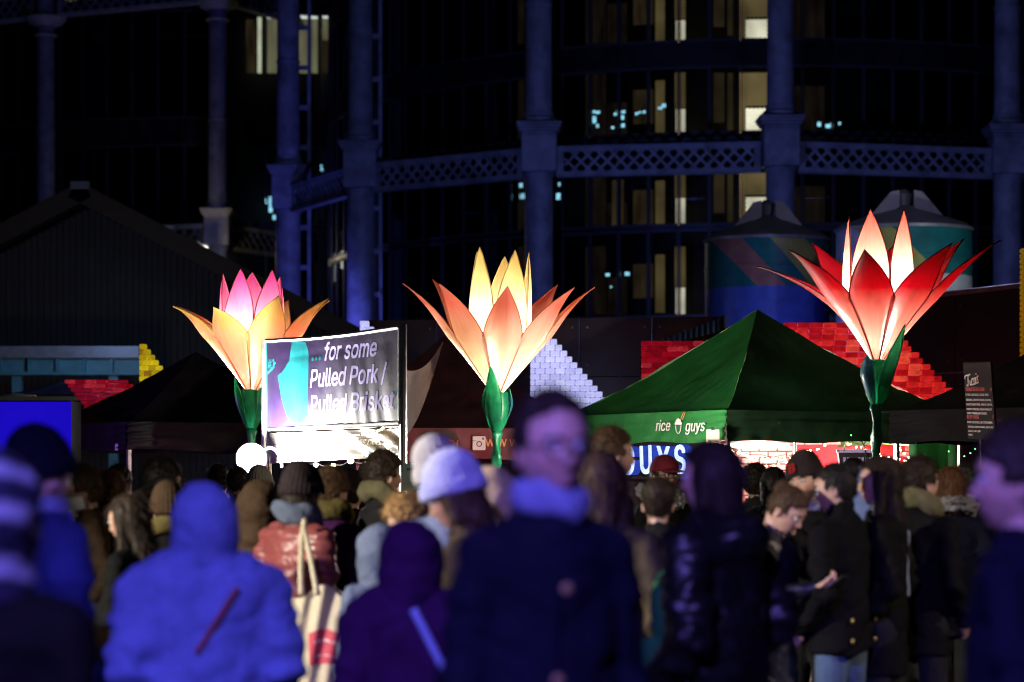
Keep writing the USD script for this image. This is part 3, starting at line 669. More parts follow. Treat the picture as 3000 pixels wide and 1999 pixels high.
# maroon tent: valance print
fn, al = on_side(C_M, mfr[0], mh, .04)
lay(maro, 'lettering', text('W W W . I N S', .072, .004, True), C_M, mfr[0], mh, 1115, 1026, 'print_orange')
cam_shape = Polygon([(-.055, -.06), (.055, -.06), (.055, .06), (-.055, .06)]).buffer(.012).difference(Polygon([(.03 * math.cos(a), .03 * math.sin(a) - .008) for a in np.linspace(0, 2 * PI, 24)]).difference(Polygon([(.02 * math.cos(a), .02 * math.sin(a) - .008) for a in np.linspace(0, 2 * PI, 20)])))
cam_shape = cam_shape.difference(Polygon([(-.068, .022), (-.03, .022), (-.03, .027), (-.068, .027)])).difference(Polygon([(.030, .036), (.050, .036), (.050, .056), (.030, .056)]))
lay(maro, 'camera_print', extr(cam_shape), C_M, mfr[0], mh, 1101, 1019, 'print_white')
lay(maro, 'badge_print', poly([(.17 * math.cos(a) - (.09 if math.cos(a) < -.6 else 0), .17 * math.sin(a)) for a in np.linspace(0, 2 * PI, 40)]), C_M, mfr[0], mh, 1020, 1024, 'netting', .035)
lay(maro, 'badge_lettering', text('TH', .07, .004, True), C_M, mfr[0], mh, 1024, 1028, 'print_red', .045)
# tag on the dark tent
lay(dark, 'paper_tag', poly([(0, 0), (.085, 0), (.085, .075), (0, .075)]), C_D, dfr[0], dh, 265, 1036, 'print_white', .05)
lay(dark, 'tag_print', text('E.2694', .016), C_D, dfr[0], dh, 267, 1031, 'board_black', .056)

# dark netting hung from the maroon tent to the banner post
P0, P1, P2 = at(1018, 786, 24.6), at(926, 852, 20.4), at(926, 1003, 20.4)
P3 = at(985, 965, 23.0)
def net(u, w):
    top = P1 + (P0 - P1) * u[:, None]; bot = P2 + (P3 - P2) * u[:, None] + (P0 - P3) * (u ** 3)[:, None]
    q = top + (bot - top) * w[:, None]; q[:, 1] += .07 * np.sin(w * 14 + u * 5) * (1 - u * .5); q[:, 2] -= .10 * np.sin(PI * u) * (1 - w)
    return q
t = Thing('netting', 'sheer brown netting slung from the tent peak down to the banner post', 'netting', P1)
t.part('cloth', grid(net, 40, 40), 'netting', smooth=True)

# ------------------------------------------------------------------ printed banner on its frame
TL, TR, BL, BR = at(612, 788, 21.6), at(917, 757, 19.8), at(615, 984, 21.6), at(917, 968, 19.8)
bn = np.cross(TR - TL, UP); bn /= np.linalg.norm(bn); bn = -bn if bn[1] > 0 else bn      # towards the viewer
def S(u, w, off=0.0):
    u = np.asarray(u, float); w = np.asarray(w, float)
    q = ((1 - u) * (1 - w))[:, None] * BL + (u * (1 - w))[:, None] * BR + (u * w)[:, None] * TR + ((1 - u) * w)[:, None] * TL
    k = .5 + .5 * np.tanh((u - .45) * 5)
    dep = .0035 * k * np.sin(u * 66 + 4 * w + 2.2 * np.sin(u * 9)) * (1 - w) ** .8 + .004 * np.sin(u * 19 + w * 5) * (1 - w * .6)
    dep += .010 * np.sin(PI * u) * np.sin(PI * w) - .005 * np.exp(-((w - .83 - .10 * (u - .5)) / .05) ** 2) * np.sin(PI * np.clip(u, 0, 1))
    dep += (meshkit.fbm(np.c_[u * 14, w * 4, u * 0 + 3.3], 3) - .5) * .004
    return q + bn * (dep + off)[:, None]
t = Thing('printed_banner', 'shiny dark vinyl banner with pale pulled pork lettering on a post frame', 'banner', (BL + BR) / 2 * [1, 1, 0])
t.part('sheet', grid(lambda u, w: S(u, w), 220, 60), 'vinyl', smooth=True)
Wb = np.linalg.norm(TR - TL); Hb = np.linalg.norm(TL - BL) * .5 + np.linalg.norm(TR - BR) * .5
def on_banner(name, m, u0, w0, mat, off=-.0006):
    v, f = refine(m, .016)
    u = u0 + v[:, 0] / Wb; w = w0 + v[:, 1] / Hb
    t.part(name, (S(u, w, off + v[:, 2]), f), mat)
for q_ in range(3): on_banner('dot', text('.', .145, .002, True, .18, 1.0), .355 + q_ * .028, .745, 'vinyl_teal')
on_banner('lettering', text('for some', .145, .002, True, .20, 1.02), .455, .735, 'vinyl_lavender')
on_banner('lettering', text('Pulled Pork /', .150, .002, True, .20, 1.0), .345, .44, 'vinyl_lavender')
on_banner('lettering', text('Pulled Brisket', .150, .002, True, .16, 1.02), .345, .14, 'vinyl_lavender')
on_banner('quote_mark', text('?', .150, .002, True, .1, 1), .962, .14, 'vinyl_teal')
lg = [(.21, .985), (.27, .99), (.315, .95), (.335, .86), (.34, .62), (.335, .30), (.325, .12), (.29, .04), (.22, .03), (.16, .12), (.115, .35), (.08, .62), (.10, .60), (.12, .66), (.135, .62), (.15, .72), (.165, .76), (.185, .80), (.192, .90)]
on_banner('silhouette_print', poly([(a * Wb, b * Hb) for a, b in [(.185, .76)] + lg[:6] + [(.325, .12), (.29, .04), (.22, .03), (.16, .12), (.115, .35), (.09, .60), (.14, .66)]], .002), 0, 0, 'vinyl_teal', -.0012)
pr = [(-.02, .60), (.045, .66), (.085, .76), (.068, .80), (.04, .70), (-.02, .645)]
on_banner('shield_print', poly([((a + .02) * Wb, b * Hb) for a, b in [(0, .62), (.045, .68), (.07, .76), (.058, .775), (.038, .71), (0, .655)]], .002), -.015, 0, 'vinyl_teal', -.0008)
on_banner('shield_lettering', text('#1', .075, .002, True, .1), .008, .70, 'vinyl_teal', .0006)
def post(P, Q, r, mat, name): t.part(name, rod(P, Q, r), mat)
off = bn * .0
post(np.array([TL[0] - .02, TL[1], 0]), TL + [-.02, 0, .02], .022, 'aluminium', 'post')
post(np.array([TR[0] + .035, TR[1], 0]), TR + [.035, 0, .04], .030, 'aluminium', 'post')
t.part('hem_tube', tube([TL + (TR - TL) * k + UP * (.018 - .02 * math.sin(PI * k)) for k in np.linspace(0, 1, 24)], .018), 'vinyl_white')
t.part('hem_tube', rod(BL - UP * .015, BR - UP * .015, .014), 'vinyl_white')
t.part('edge_strip', rod(TL, BL, .008), 'vinyl_teal'); t.part('edge_strip', rod(TR, BR, .010), 'vinyl_white')

# cloth counter front below the banner
TL2, TR2, BL2, BR2 = at(618, 996, 21.75), at(919, 985, 19.95), at(620, 1066, 21.75), at(919, 1050, 19.95)
def S2(u, w, off=0.0):
    u = np.asarray(u, float); w = np.asarray(w, float)
    q = ((1 - u) * (1 - w))[:, None] * BL2 + (u * (1 - w))[:, None] * BR2 + (u * w)[:, None] * TR2 + ((1 - u) * w)[:, None] * TL2
    dep = .02 * np.sin(u * 30 + w * 9) * (u > .0) * u + (meshkit.fbm(np.c_[u * 10, w * 6, u * 0 + 8.1], 3) - .5) * .022
    return q + bn * (dep + off)[:, None]
t = Thing('cloth_fascia', 'pale lit cloth fascia with catering web address, below the printed banner', 'fascia', (BL2 + BR2) / 2 * [1, 1, 0])
t.part('cloth', grid(lambda u, w: S2(u, w), 90, 30), 'fascia_cloth', smooth=True)
v, f = refine(text('CATERINGSERVICES.COM', .052, .002, True, 0, 1.05), .03)
t.part('lettering', (S2(.42 + v[:, 0] / Wb, .46 + v[:, 1] / .26, .012 + v[:, 2]), f), 'print_white')
for P, Q in ((TL2, BL2), (TR2, BR2)): t.part('post', rod(np.array([P[0], P[1] + .06, 0]), P + [0, .06, .02], .02), 'aluminium')
t.part('top_bar', rod(TL2 + [0, .05, .02], TR2 + [0, .05, .02], .015), 'black')

# ------------------------------------------------------------------ lights that can be seen
def string_lights(label, pts, nb, bulb=.009, mat='bulb_warm', sag=.0, drop=.025, rj=0.01, seed=0):
    p = np.array(pts, float); r = np.random.default_rng(seed)
    seg = []
    for a, b in zip(p[:-1], p[1:]):
        k = np.linspace(0, 1, 14, endpoint=False)[:, None]; q = a + (b - a) * k; q[:, 2] -= sag * np.sin(PI * k[:, 0]); seg.append(q)
    q = np.vstack(seg + [p[-1:]])
    t = Thing('string_lights', label, 'string lights', q[0])
    t.part('wire', tube(q, .0035, 5), 'black')
    for i in np.linspace(0, len(q) - 1, nb).astype(int):
        b = trimesh.creation.icosphere(1, bulb * r.uniform(.75, 1.25)); b.apply_translation(q[i] + [r.normal(0, rj), 0, -drop * r.uniform(.3, 1.2)]); t.part('bulb', b, mat)
string_lights('rope of close warm lights along the top of the pale cloth fascia', [at(668, 996, 21.2), at(700, 1005, 21.0), at(748, 995, 20.6), at(800, 1000, 20.3), at(850, 994, 20.1), at(882, 984, 19.9)], 46, .008, 'bulb_warm', .01, .0, .006, 1)
string_lights('short string of three large warm bulbs under the cloth fascia', [at(690, 1060, 21.4), at(726, 1062, 21.2), at(766, 1066, 21.0), at(806, 1056, 20.8), at(846, 1058, 20.6)], 5, .026, 'bulb_warm', .03, .03, 0, 2)
string_lights('string of small warm bulbs at the near corner of the green canopy', [at(1662, 1014, 23.0), at(1700, 1036, 23.4), at(1745, 1044, 23.8), at(1800, 1046, 24.0), at(1850, 1036, 23.8), at(1905, 1012, 23.6)], 30, .010, 'bulb_warm', .02, .03, .012, 3)
string_lights('string of small warm bulbs beside the green wrapped stem', [at(1950, 1012, 24.0), at(1990, 1024, 24.2), at(2035, 1046, 24.4), at(2075, 1050, 24.6), at(2098, 1062, 24.6), at(2126, 1046, 24.6)], 22, .009, 'bulb_warm', .01, .035, .01, 4)
string_lights('short warm string crossing down inside the stall near its far wall', [at(2060, 1020, 25.0), at(2080, 1044, 25.1), at(2104, 1058, 25.2)], 8, .009, 'bulb_warm', .0, .02, .01, 5)
string_lights('low warm string behind the heads at the green stall', [at(1690, 1078, 24.4), at(1740, 1068, 24.6), at(1800, 1060, 24.8), at(1842, 1052, 24.8)], 12, .010, 'bulb_warm', .02, .02, .01, 6)

t = Thing('work_lamp', 'glaring white work lamp on a bent stand at the end of the banner', 'lamp', FLOOD * [1, 1, 0])
b = trimesh.creation.icosphere(3, .07); b.apply_scale([1, .55, 1]); b.apply_translation(FLOOD + [0, .05, 0]); t.part('bulb', b, 'lamp_white', smooth=True)
hv, hf = revolve([(.04, 0), (.06, .02), (.12, .16), (.135, .16), (.07, .0), (.05, -.03)], (0, 0, 0), 20)
t.part('housing', (hv @ np.array([[1, 0, 0], [0, 0, 1.0], [0, -1, 0]]) + FLOOD + [0, .24, 0], hf), 'steel_grey')
t.part('stand', tube([FLOOD * [1, 1, 0] + [.02, .3, 0], FLOOD + [.02, .3, -.3], FLOOD + [.02, .28, -.02]], .018), 'aluminium')
k = np.linspace(0, PI, 14); t.part('cable_loop', tube(np.stack([FLOOD[0] + .17 - .07 * np.cos(k) + .03 * k / PI, FLOOD[1] + .1 + 0 * k, FLOOD[2] + .02 + .12 * np.sin(k) - .10 * k / PI], 1), .012), 'vinyl_white')

# ------------------------------------------------------------------ stall under the green canopy
def stall_pt(vx, vy, d=26.2): return at(vx, vy, d)
t = Thing('brick_backdrop', 'back wall of pink lit bricks inside the stall under the green canopy', 'wall', (stall_pt(1890, 0)[0], 26.25, 0))
pm('brick_pale', (.62, .40, .38), .6, .2, 12, .3, 30); pm('panel_red', (.30, .02, .03), .5, .3, 4)
xa, xb = stall_pt(1640, 0)[0], stall_pt(2150, 0)[0]
t.part('panel', box(((xa + xb) / 2, 26.30, 1.2), (xb - xa, .05, 2.1)), 'panel_red')
bw, bh = 42 / F * 26.2, 14.5 / F * 26.2
for k in range(10):
    z = 2.08 - (k + .5) * bh; x = xa - (bw / 2 if k % 2 else 0)
    while x < xb:
        vx = CX + (x + bw / 2) / 26.2 * F
        if (vx < 1826 + (20 if k % 2 else 0)) or (1826 < vx < 1850) or (vx > 2062 + (22 if k % 2 else 0)) or (k > 6 and vx < 1900) or (k == 0):
            a, b = max(x, xa), min(x + bw, xb)
            if b - a > .06: t.part('brick', bevel_box(((a + b) / 2, 26.25, z), np.eye(3), (b - a - .012, .05, bh - .012), .005), 'brick_pale')
        x += bw
lamp(stall_pt(1740, 1022, 25.4) + [0, 0, .02], (1, .62, .55), 34, .05); lamp(stall_pt(2040, 1015, 25.3), (1, .50, .42), 26, .05); lamp(stall_pt(1930, 1100, 25.6), (1, .06, .08), 30, .05)
t = Thing('strip_light', 'white fluorescent strip light under the green canopy edge', 'strip light', stall_pt(1740, 1024, 24.2))
a, b = stall_pt(1668, 1025, 24.0), stall_pt(1812, 1025, 24.4)
t.part('tube', rod(a, b, .022), 'strip_white'); t.part('tray', frame_box((a + b) / 2 + [0, 0, .035], [(b - a) / np.linalg.norm(b - a), np.cross([0, 0, 1], (b - a) / np.linalg.norm(b - a)), UP], (np.linalg.norm(b - a) + .06, .09, .022)), 'white_paint')
lamp((a + b) / 2 + [0, -.06, -.06], (1, .86, .80), 22, .04)
t = Thing('tent_pole', 'bare metal pole standing inside the green canopy stall', 'pole', stall_pt(1826, 0, 24.6) * [1, 1, 0])
t.part('pole', rod(stall_pt(1826, 0, 24.6) * [1, 1, 0], stall_pt(1826, 1014, 24.6), .022), 'aluminium')
p = stall_pt(1968, 1064, 24.0)
t = Thing('hanging_sign', 'purple slatted sign with neon edge hung on hooks inside the stall', 'sign', p)
t.part('board', box(p, (.37, .03, .22)), 'tent_black'); 
for k in range(9): t.part('slat', box(p + [-.12 + k * .036, -.022, -.02], (.022, .012, .15)), 'vinyl_lavender')
t.part('top_fringe', box(p + [0, -.012, .115], (.40, .05, .03)), 'vinyl_lavender'); t.part('neon_edge', rod(p + [-.19, -.03, .10], p + [-.165, -.03, -.11], .007), 'neon_pink')
for dx in (-.13, .05): t.part('hook', tube([p + [dx, 0, .12], p + [dx + .03, 0, .2], p + [dx + .04, 0, .26]], .010), 'aluminium')
t.part('cable', tube([p + [.0, -.03, .22], p + [.04, -.04, .22], p + [.08, -.04, .15], p + [.09, -.04, .02], p + [.09, -.04, -.1]], .006), 'black')

# block letter sign below the bright valance
fn, al = on_side(C_G, gfr[0], gh, -.04)
t = Thing('letter_sign', 'row of glowing blue white block letters under the green front valance', 'sign', (C_G[0] - 1.3, C_G[1] - .9, 0))
s = side_s(C_G, gfr[0], gh, 1243)
xs = {'R': 1238, 'I': 1279, 'C': 1306, 'E': 1346, 'G': 1437, 'U': 1479, 'Y': 1518, 'S': 1559}
for ch, vx in xs.items():
    ss = side_s(C_G, gfr[0], gh, vx); o = fn(ss, 1.70 + .0 * ss)
    w = 1.12 if ch != 'I' else 1
    face = text(ch, .265, .012, True, 0, .86); body = text(ch, .265, .085, True, 0, .86)
    tl = .05 if ch in 'US' else -.03
    x = al * math.cos(tl) + UP * math.sin(tl); y = -al * math.sin(tl) + UP * math.cos(tl)
    n_ = np.cross(x, y)
    lp = t.part('letter', place(body, o, x, y), 'letter_edge'); t.part('letter_face', place(face, o + n_ * .087, x, y), 'letter_blue', parent=lp)
a, b = fn(side_s(C_G, gfr[0], gh, 1225), 1.68), fn(side_s(C_G, gfr[0], gh, 1612), 1.68)
d_ = (b - a) / np.linalg.norm(b - a); nn = np.cross(d_, UP)
t.part('backing_board', frame_box((a + b) / 2 + UP * .14 - nn * .03, [d_, nn, UP], (np.linalg.norm(b - a), .03, .40)), 'board_black')
t.part('shelf', frame_box((a + b) / 2 - UP * .02 + nn * .03, [d_, nn, UP], (np.linalg.norm(b - a), .16, .03)), 'board_black')
for q in (a, b): t.part('post', rod([q[0], q[1], 0], q, .02), 'aluminium')
# card clipped at the canopy corner
p = at(1638, 1012, 22.75)
t = Thing('card_sign', 'cream paper card hanging at the corner of the green canopy', 'sign', p)
t.part('card', frame_box(p, [[.98, .17, 0], [-.17, .98, 0], UP], (.125, .006, .20)), 'card')
t.part('lettering', place(text('RICEBOX', .022, .002), p + [-.05, -.018, -.02], [.98, .17, 0], UP), 'board_black')
t.part('clip', box(p + [0, 0, .11], (.03, .02, .03)), 'black')

# ------------------------------------------------------------------ menu boards
a, b, c, d = at(2214, 833, 21.0), at(2279, 832, 20.6), at(2291, 1010, 20.6), at(2226, 1010, 21.0)
t = Thing('menu_board', 'tall chalk menu board of toasted dogs beside the container wall', 'menu board', (d + c) / 2 * [1, 1, 0])
ex = (b - a); wbd = np.linalg.norm(ex); ex /= wbd; ey = a - d; hbd = np.linalg.norm(ey); ey /= hbd; en = np.cross(ex, ey)
t.part('board', bevel_box((a + b + c + d) / 4, [ex, ey, en], (wbd, hbd, .02), .006), 'board_black')
o = d + en * .012
t.part('post', rod([(c[0] + d[0]) / 2, c[1] + .06, 0], (c + d) / 2 + [0, .06, .3], .02), 'black')
def strokes(paths, o, h, r, mat, name):
    ms = []
    for p in paths:
        q = np.array(p, float) * h; P = o + q[:, :1] * ex + q[:, 1:2] * ey
        from scipy.interpolate import make_interp_spline
        if len(P) > 3:
            s_ = make_interp_spline(np.arange(len(P)), P, k=3); P = s_(np.linspace(0, len(P) - 1, len(P) * 4))
        ms.append(tube(P, r, 6))
    t.part(name, cat(*ms), mat)
T_ = [(-.25, .62), (-.32, .80), (-.15, .95), (.25, 1.0), (.62, 1.12)], [(.28, 1.0), (.22, .6), (.20, .2), (.08, .0), (-.05, .1)]
I_ = [(.52, .55), (.50, .2), (.58, .06), (.70, .15)],
Cc = [(1.02, .58), (.90, .66), (.78, .42), (.82, .15), (.95, .1), (1.08, .2)],
O_ = [(1.38, .70), (1.22, .66), (1.15, .38), (1.25, .16), (1.42, .24), (1.48, .5), (1.38, .70), (1.52, .72)],
AP = [(1.60, 1.2), (1.62, 1.05)],
S_ = [(1.95, .82), (1.80, .90), (1.72, .74), (1.86, .55), (1.84, .32), (1.62, .28)],
strokes([*T_, *I_, *Cc, *O_, *AP, *S_], o + ex * .055 + ey * (hbd - .205), .092, .007, 'print_white', 'title_lettering')
r_ = random.Random(5)
rows = [('TOASTED DOG', 'print_red', .030, .255), ('PORK SAUSAGE, SLICE RED', 'print_white', .019, .298), ('ONIONS, CHEESE SAUCE, BACON,', 'print_white', .017, .342), ('RUSTIC MUSTARD, GARLIC MAYO,', 'print_white', .017, .382),
        ('CRISPY ONIONS, FRESH PARSLEY', 'print_white', .017, .424), ('CRISP PARMESAN CHEESE.', 'print_white', .017, .460), ('BEEF DOG', 'print_red', .028, .498), ('PORK SAUSAGE, BUTTER BUN &', 'print_white', .018, .540),
        ('ONIONS, CHEESE SAUCE, MUSTARD', 'print_white', .016, .580), ('SAUCE, SOFT BAP', 'print_white', .016, .618), ('FRIES', 'print_white', .016, .652)]
for i, (s, m, h, z) in enumerate(rows):
    q = text(s, h, .002, False, .12, 1.0); w = q[0][:, 0].max(); k = min(1.0, (wbd - .03) / w)
    q = (q[0] * [k, 1, 1], q[1])
    t.part('lettering', place(q, o + ex * (.012 + r_.uniform(0, .008)) + ey * (hbd - z * hbd / .685), ex, ey), m)
for s, z in (('8', .255), ('7', .498)): t.part('price', place(text(s, .028, .002, False, .12), o + ex * (wbd - .035) + ey * (hbd - z * hbd / .685), ex, ey), 'print_red')
p = at(945, 1097, 18.5)
t = Thing('counter_sign', 'small teal and grey sign board at the foot of the banner post', 'sign', p * [1, 1, 0])
t.part('board', bevel_box(p, np.eye(3), (.15, .02, .21), .008), 'board_teal'); t.part('edge', rod(p + [.078, 0, -.1], p + [.078, 0, .1], .005), 'print_red')
for s, dz, dx in (('PECKISH', .05, -.035), ('PECKISH FOR', -.04, -.068), ('A PARTY?', -.075, -.068)): t.part('lettering', place(text(s, .018, .002, True), p + [dx, -.014, dz], [1, 0, 0], UP), 'board_black' if dz > 0 else 'print_white')
t.part('post', rod([p[0], p[1] + .02, 0], p - [0, -.02, .1], .014), 'black')

# ------------------------------------------------------------------ blue kiosk at the left
p = at(60, 0, 22.5); zt = at(0, 921, 22.5)[2]; x1 = at(160, 0, 22.5)[0]; x0 = x1 - 2.4
t = Thing('blue_kiosk', 'kiosk box with blue light painted on its side and dark top edge beside the black tent', 'kiosk', (x0 + 1.2, 22.9, 0))
t.part('body', box(((x0 + x1) / 2, 22.85, zt / 2), (2.4, .5, zt)), 'tent_night'); t.part('blue_wash_panel', box(((x0 + x1) / 2, 22.57, zt / 2 + .1), (2.40, .05, zt - .22)), 'blue_wash')
t.part('top_edge', box(((x0 + x1) / 2 + .02, 22.56, zt + .02), (2.46, .14, .035)), 'tent_night')
q = at(38, 914, 22.6)
t = Thing('round_tray', 'round white tray lying on top of the blue kiosk', 'tray', q)
t.part('tray', revolve([(.01, .0), (.15, .0), (.165, .02), (.16, .045), (.15, .05), (.14, .02), (.01, .015)], q + [0, .1, -.02], 28), 'white_paint', smooth=40)
for vx, nm in ((70, 'teal awning sheet hanging below the steel beam'),):
    A, B, C = at(20, 905, 33), at(225, 862, 33), at(225, 905, 33)
    t = Thing('awning', nm, 'awning', A)
    t.part('sheet', grid(lambda u, w: A + (B - A) * u[:, None] + (C - B) * (u * w)[:, None] + np.outer(.05 * np.sin(u * 7 + w * 4), [0, 1, 0]), 24, 8), 'steel_teal', smooth=True)

# ------------------------------------------------------------------ lantern flowers
def petal_mesh(base_r, seam, tip, n_half, wseam, width_fn, cup, nu=13, nt=34, curl=0.0):
    """a petal in its own plane: r outwards (x), tangent (y), z up; returns verts, faces, dye position, uv, edge lines"""
    r0 = np.array([base_r, 0.0]); r1 = np.array(seam); r2 = np.array(tip)
    ts = .42
    from scipy.interpolate import PchipInterpolator
    tt = np.array([0, ts, ts + (1 - ts) * .55, 1.0])
    mid = r1 + (r2 - r1) * .55 + np.array([-.03, .02]) * curl
    cr = PchipInterpolator(tt, [r0[0], r1[0], mid[0], r2[0]]); cz = PchipInterpolator(tt, [r0[1], r1[1], mid[1], r2[1]])
    T, U = np.meshgrid(np.linspace(0, 1, nt), np.linspace(-1, 1, nu), indexing='ij')
    w = width_fn(T, cr(T), ts)
    x = cr(T) + cup * w * (1 - U ** 2) - .25 * cup * w; z = cz(T) - .12 * cup * w * (1 - U ** 2)
    V = np.stack([x, U * w, z], -1)
    i, j = np.meshgrid(np.arange(nt - 1), np.arange(nu - 1), indexing='ij')
    q = np.stack([i * nu + j, i * nu + j + 1, (i + 1) * nu + j + 1, (i + 1) * nu + j], -1).reshape(-1, 4)
    edge = np.vstack([V[:, 0], V[::-1, -1][1:]])
    return V.reshape(-1, 3), vf((V.reshape(-1, 3), q))[1], T.ravel(), np.stack([(U.ravel() + 1) / 2, T.ravel()], 1), edge, V[:, nu // 2]

def lantern_flower(label, foot, base, k, tilt, outer, inner, cols, calyx, stem_top_px, power, warm):
    """base: point where the petals spring; k: size; outer/inner: (n, phase, radius, height list)"""
    t = Thing('lantern_flower', label, 'lantern', (foot[0], foot[1], 0))
    Rm = Rot.from_euler('xyz', tilt, degrees=True).as_matrix()
    def W(v): return base + (np.asarray(v) * k) @ Rm.T
    r = np.random.default_rng(sum(map(ord, label)))
    def rotz(v, a):      # petal plane: azimuth a from the viewer's side, positive to the right
        d = np.array([math.sin(a), -math.cos(a), 0]); tn = np.array([math.cos(a), math.sin(a), 0])
        return v[:, :1] * d + v[:, 1:2] * tn + v[:, 2:] * [0, 0, 1]
    n, ph, rt, hs = outer
    zs, rs = .52, .42
    def wo(T, R, ts):
        w = R * math.tan(PI / n) * 1.04; ws = rs * math.tan(PI / n) * 1.04
        q = np.clip((T - ts) / (1 - ts), 0, 1)
        return np.where(T < ts, np.maximum(w, .01), ws * (1 - q) ** 1.2 * (1 + 1.1 * q) + .006 * (1 - q))
    for i in range(n):
        a = math.radians(ph + 360 / n * i)
        rr, hh = (rt[i % len(rt)], hs[i % len(hs)])
        V, Fc, T, uv, edge, mid = petal_mesh(.045, (rs, zs), (rr, hh), n, 0, wo, .42, curl=1.0)
        lo, hi = np.array(cols[0]), np.array(cols[1])  # lo: pale with the lamp glow painted in; hi: full silk colour
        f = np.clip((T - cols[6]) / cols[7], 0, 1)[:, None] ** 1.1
        p = t.part('outer_petal', (W(rotz(V, a)), Fc), 'silk', smooth=True, uv=uv, vert_tint=lo * (1 - f) + hi * f)
        t.part('rim_wire', tube(W(rotz(edge, a)), .006 * k, 5), cols[4], parent=p)
    n2, ph2, rt2, hs2 = inner
    def wi(T, R, ts):
        q = np.clip(T / .52, 0, 1); s = np.clip((T - .52) / .48, 0, 1)
        return .162 * (.12 + .88 * np.sin(q * PI / 2) ** 1.2) * (1 - s) ** 1.1 * (1 + 1.05 * s) + .004
    for i in range(n2):
        a = math.radians(ph2 + 360 / n2 * i)
        V, Fc, T, uv, edge, mid = petal_mesh(.04, (.25, .60), (rt2[i % len(rt2)], hs2[i % len(hs2)]), n2, 0, lambda T, R, ts: wi(T, R, ts), .42)
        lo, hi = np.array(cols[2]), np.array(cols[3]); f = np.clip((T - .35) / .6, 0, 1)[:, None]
        p = t.part('inner_petal', (W(rotz(V, a)), Fc), 'silk', smooth=True, uv=uv, vert_tint=lo * (1 - f) + hi * f)
        t.part('rim_wire', tube(W(rotz(edge, a)), .006 * k, 5), cols[5], parent=p)
    t.part('hoop', tube(W(np.stack([.42 * np.cos(np.linspace(0, 2 * PI, 40)[:-1]), .42 * np.sin(np.linspace(0, 2 * PI, 40)[:-1]), np.full(39, .52)], 1)), .004 * k, 5, closed=True), cols[4])
    # lamps inside
    for q in ((0, 0, .20), (0, 0, .44)):
        b = trimesh.creation.icosphere(2, .032); b.apply_translation(W([q])[0]); t.part('bulb', b, 'bulb_white', smooth=True)
    lamp(W([[0, 0, .24]])[0], warm, power, .07); lamp(W([[0, 0, .52]])[0], warm, power * .2, .07)
    t.part('lamp_rod', tube(W(np.array([[0, 0, -.3], [0, 0, .5]])), .012, 6), 'steel_grey')
    # calyx and sepals
    prof = np.array([(.03, -.36), (.062, -.34), (.092, -.28), (.110, -.20), (.113, -.12), (.108, -.03), (.10, .02)])
    v, f = revolve(prof, (0, 0, 0), 32); v = v + (meshkit.noise(v * 14) - .5)[:, None] * .012
    t.part('calyx', (W(v), f), 'sepal_green', smooth=True)
    for i, (a, top, m) in enumerate(calyx):
        a = math.radians(a)
        V, Fc, T, uv, edge, mid = petal_mesh(.04, (.130, .26), (.085 + .70 * max(top, 0), top + .36), 3, 0, lambda T, R, ts: .118 * np.sin(np.clip(T * 1.6 + .18, 0, PI / 2)) * np.clip(1 - T ** 2.1, 0, 1) + .003, .42, nu=13, nt=24)
        V[:, 2] -= .36
        p = t.part('sepal', (W(rotz(V, a)), Fc), m, smooth=True)
        t.part('rim_wire', tube(W(rotz(edge - [0, 0, .36], a)), .004 * k, 5), 'stem_green', parent=p)
    s0 = W([[0, 0, -.36]])[0]; ft = np.array([foot[0], foot[1], 0.0])
    m = 70; kk = np.linspace(0, 1, m)[:, None]; P = ft + (s0 - ft) * kk
    tw = np.linspace(0, 1, m) * 40
    def stem(lo, hi):
        sel = (kk[:, 0] >= lo) & (kk[:, 0] <= hi); v, f = tube(P[sel], (.040 + .008 * np.sin(tw[sel] * 1.3) + .004 * np.sin(tw[sel] * 5)) * k, 16)
        ax = (s0 - ft) / np.linalg.norm(s0 - ft); a = np.arctan2(v[:, 1] - ft[1] - (v[:, 2] / s0[2]) * (s0[1] - ft[1]), v[:, 0] - ft[0] - (v[:, 2] / s0[2]) * (s0[0] - ft[0]))
        rad = v - (ft + (s0 - ft) * (v[:, 2:] / s0[2])); v = v + rad * (.22 * np.sin(3 * a + v[:, 2] * 16))[:, None]
        return v, f
    if stem_top_px: t.part('stem_wrap', stem(0, stem_top_px), 'stem_green_lit', smooth=True); t.part('stem_wrap', stem(stem_top_px - .012, 1), 'stem_green', smooth=True)
    else: t.part('stem_wrap', stem(0, 1), 'stem_green', smooth=True)
    t.part('tie', tube(s0 + np.stack([.045 * k * np.cos(np.linspace(0, 2 * PI, 17)[:-1]), .045 * k * np.sin(np.linspace(0, 2 * PI, 17)[:-1]), np.full(16, .01)], 1), .010 * k, 6, closed=True), 'stem_green')
    t.part('ground_plate', cat(box((foot[0], foot[1], .03), (.55, .55, .04))), 'steel_grey')
    return t
pm('rim_coral', (.55, .13, .06), .5, .1); pm('rim_cream', (.55, .40, .15), .5, .1); pm('rim_pink', (.45, .06, .12), .5, .1); pm('rim_gold', (.5, .30, .05), .5, .1); pm('rim_red', (.28, .01, .02), .5, .1); pm('rim_salmon', (.6, .16, .12), .5, .1)
b = at(1143, 905, 23.0)
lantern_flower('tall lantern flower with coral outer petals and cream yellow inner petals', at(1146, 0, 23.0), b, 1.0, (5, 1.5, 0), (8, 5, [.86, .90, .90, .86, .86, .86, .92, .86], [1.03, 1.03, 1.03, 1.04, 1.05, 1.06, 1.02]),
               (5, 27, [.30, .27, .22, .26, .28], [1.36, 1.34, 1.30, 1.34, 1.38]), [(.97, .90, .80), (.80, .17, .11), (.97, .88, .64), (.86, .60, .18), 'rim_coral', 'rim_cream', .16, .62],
               [(-14, .27, 'sepal_green'), (106, .05, 'sepal_blue'), (226, .08, 'sepal_green')], .60, 34, (1, .93, .80))
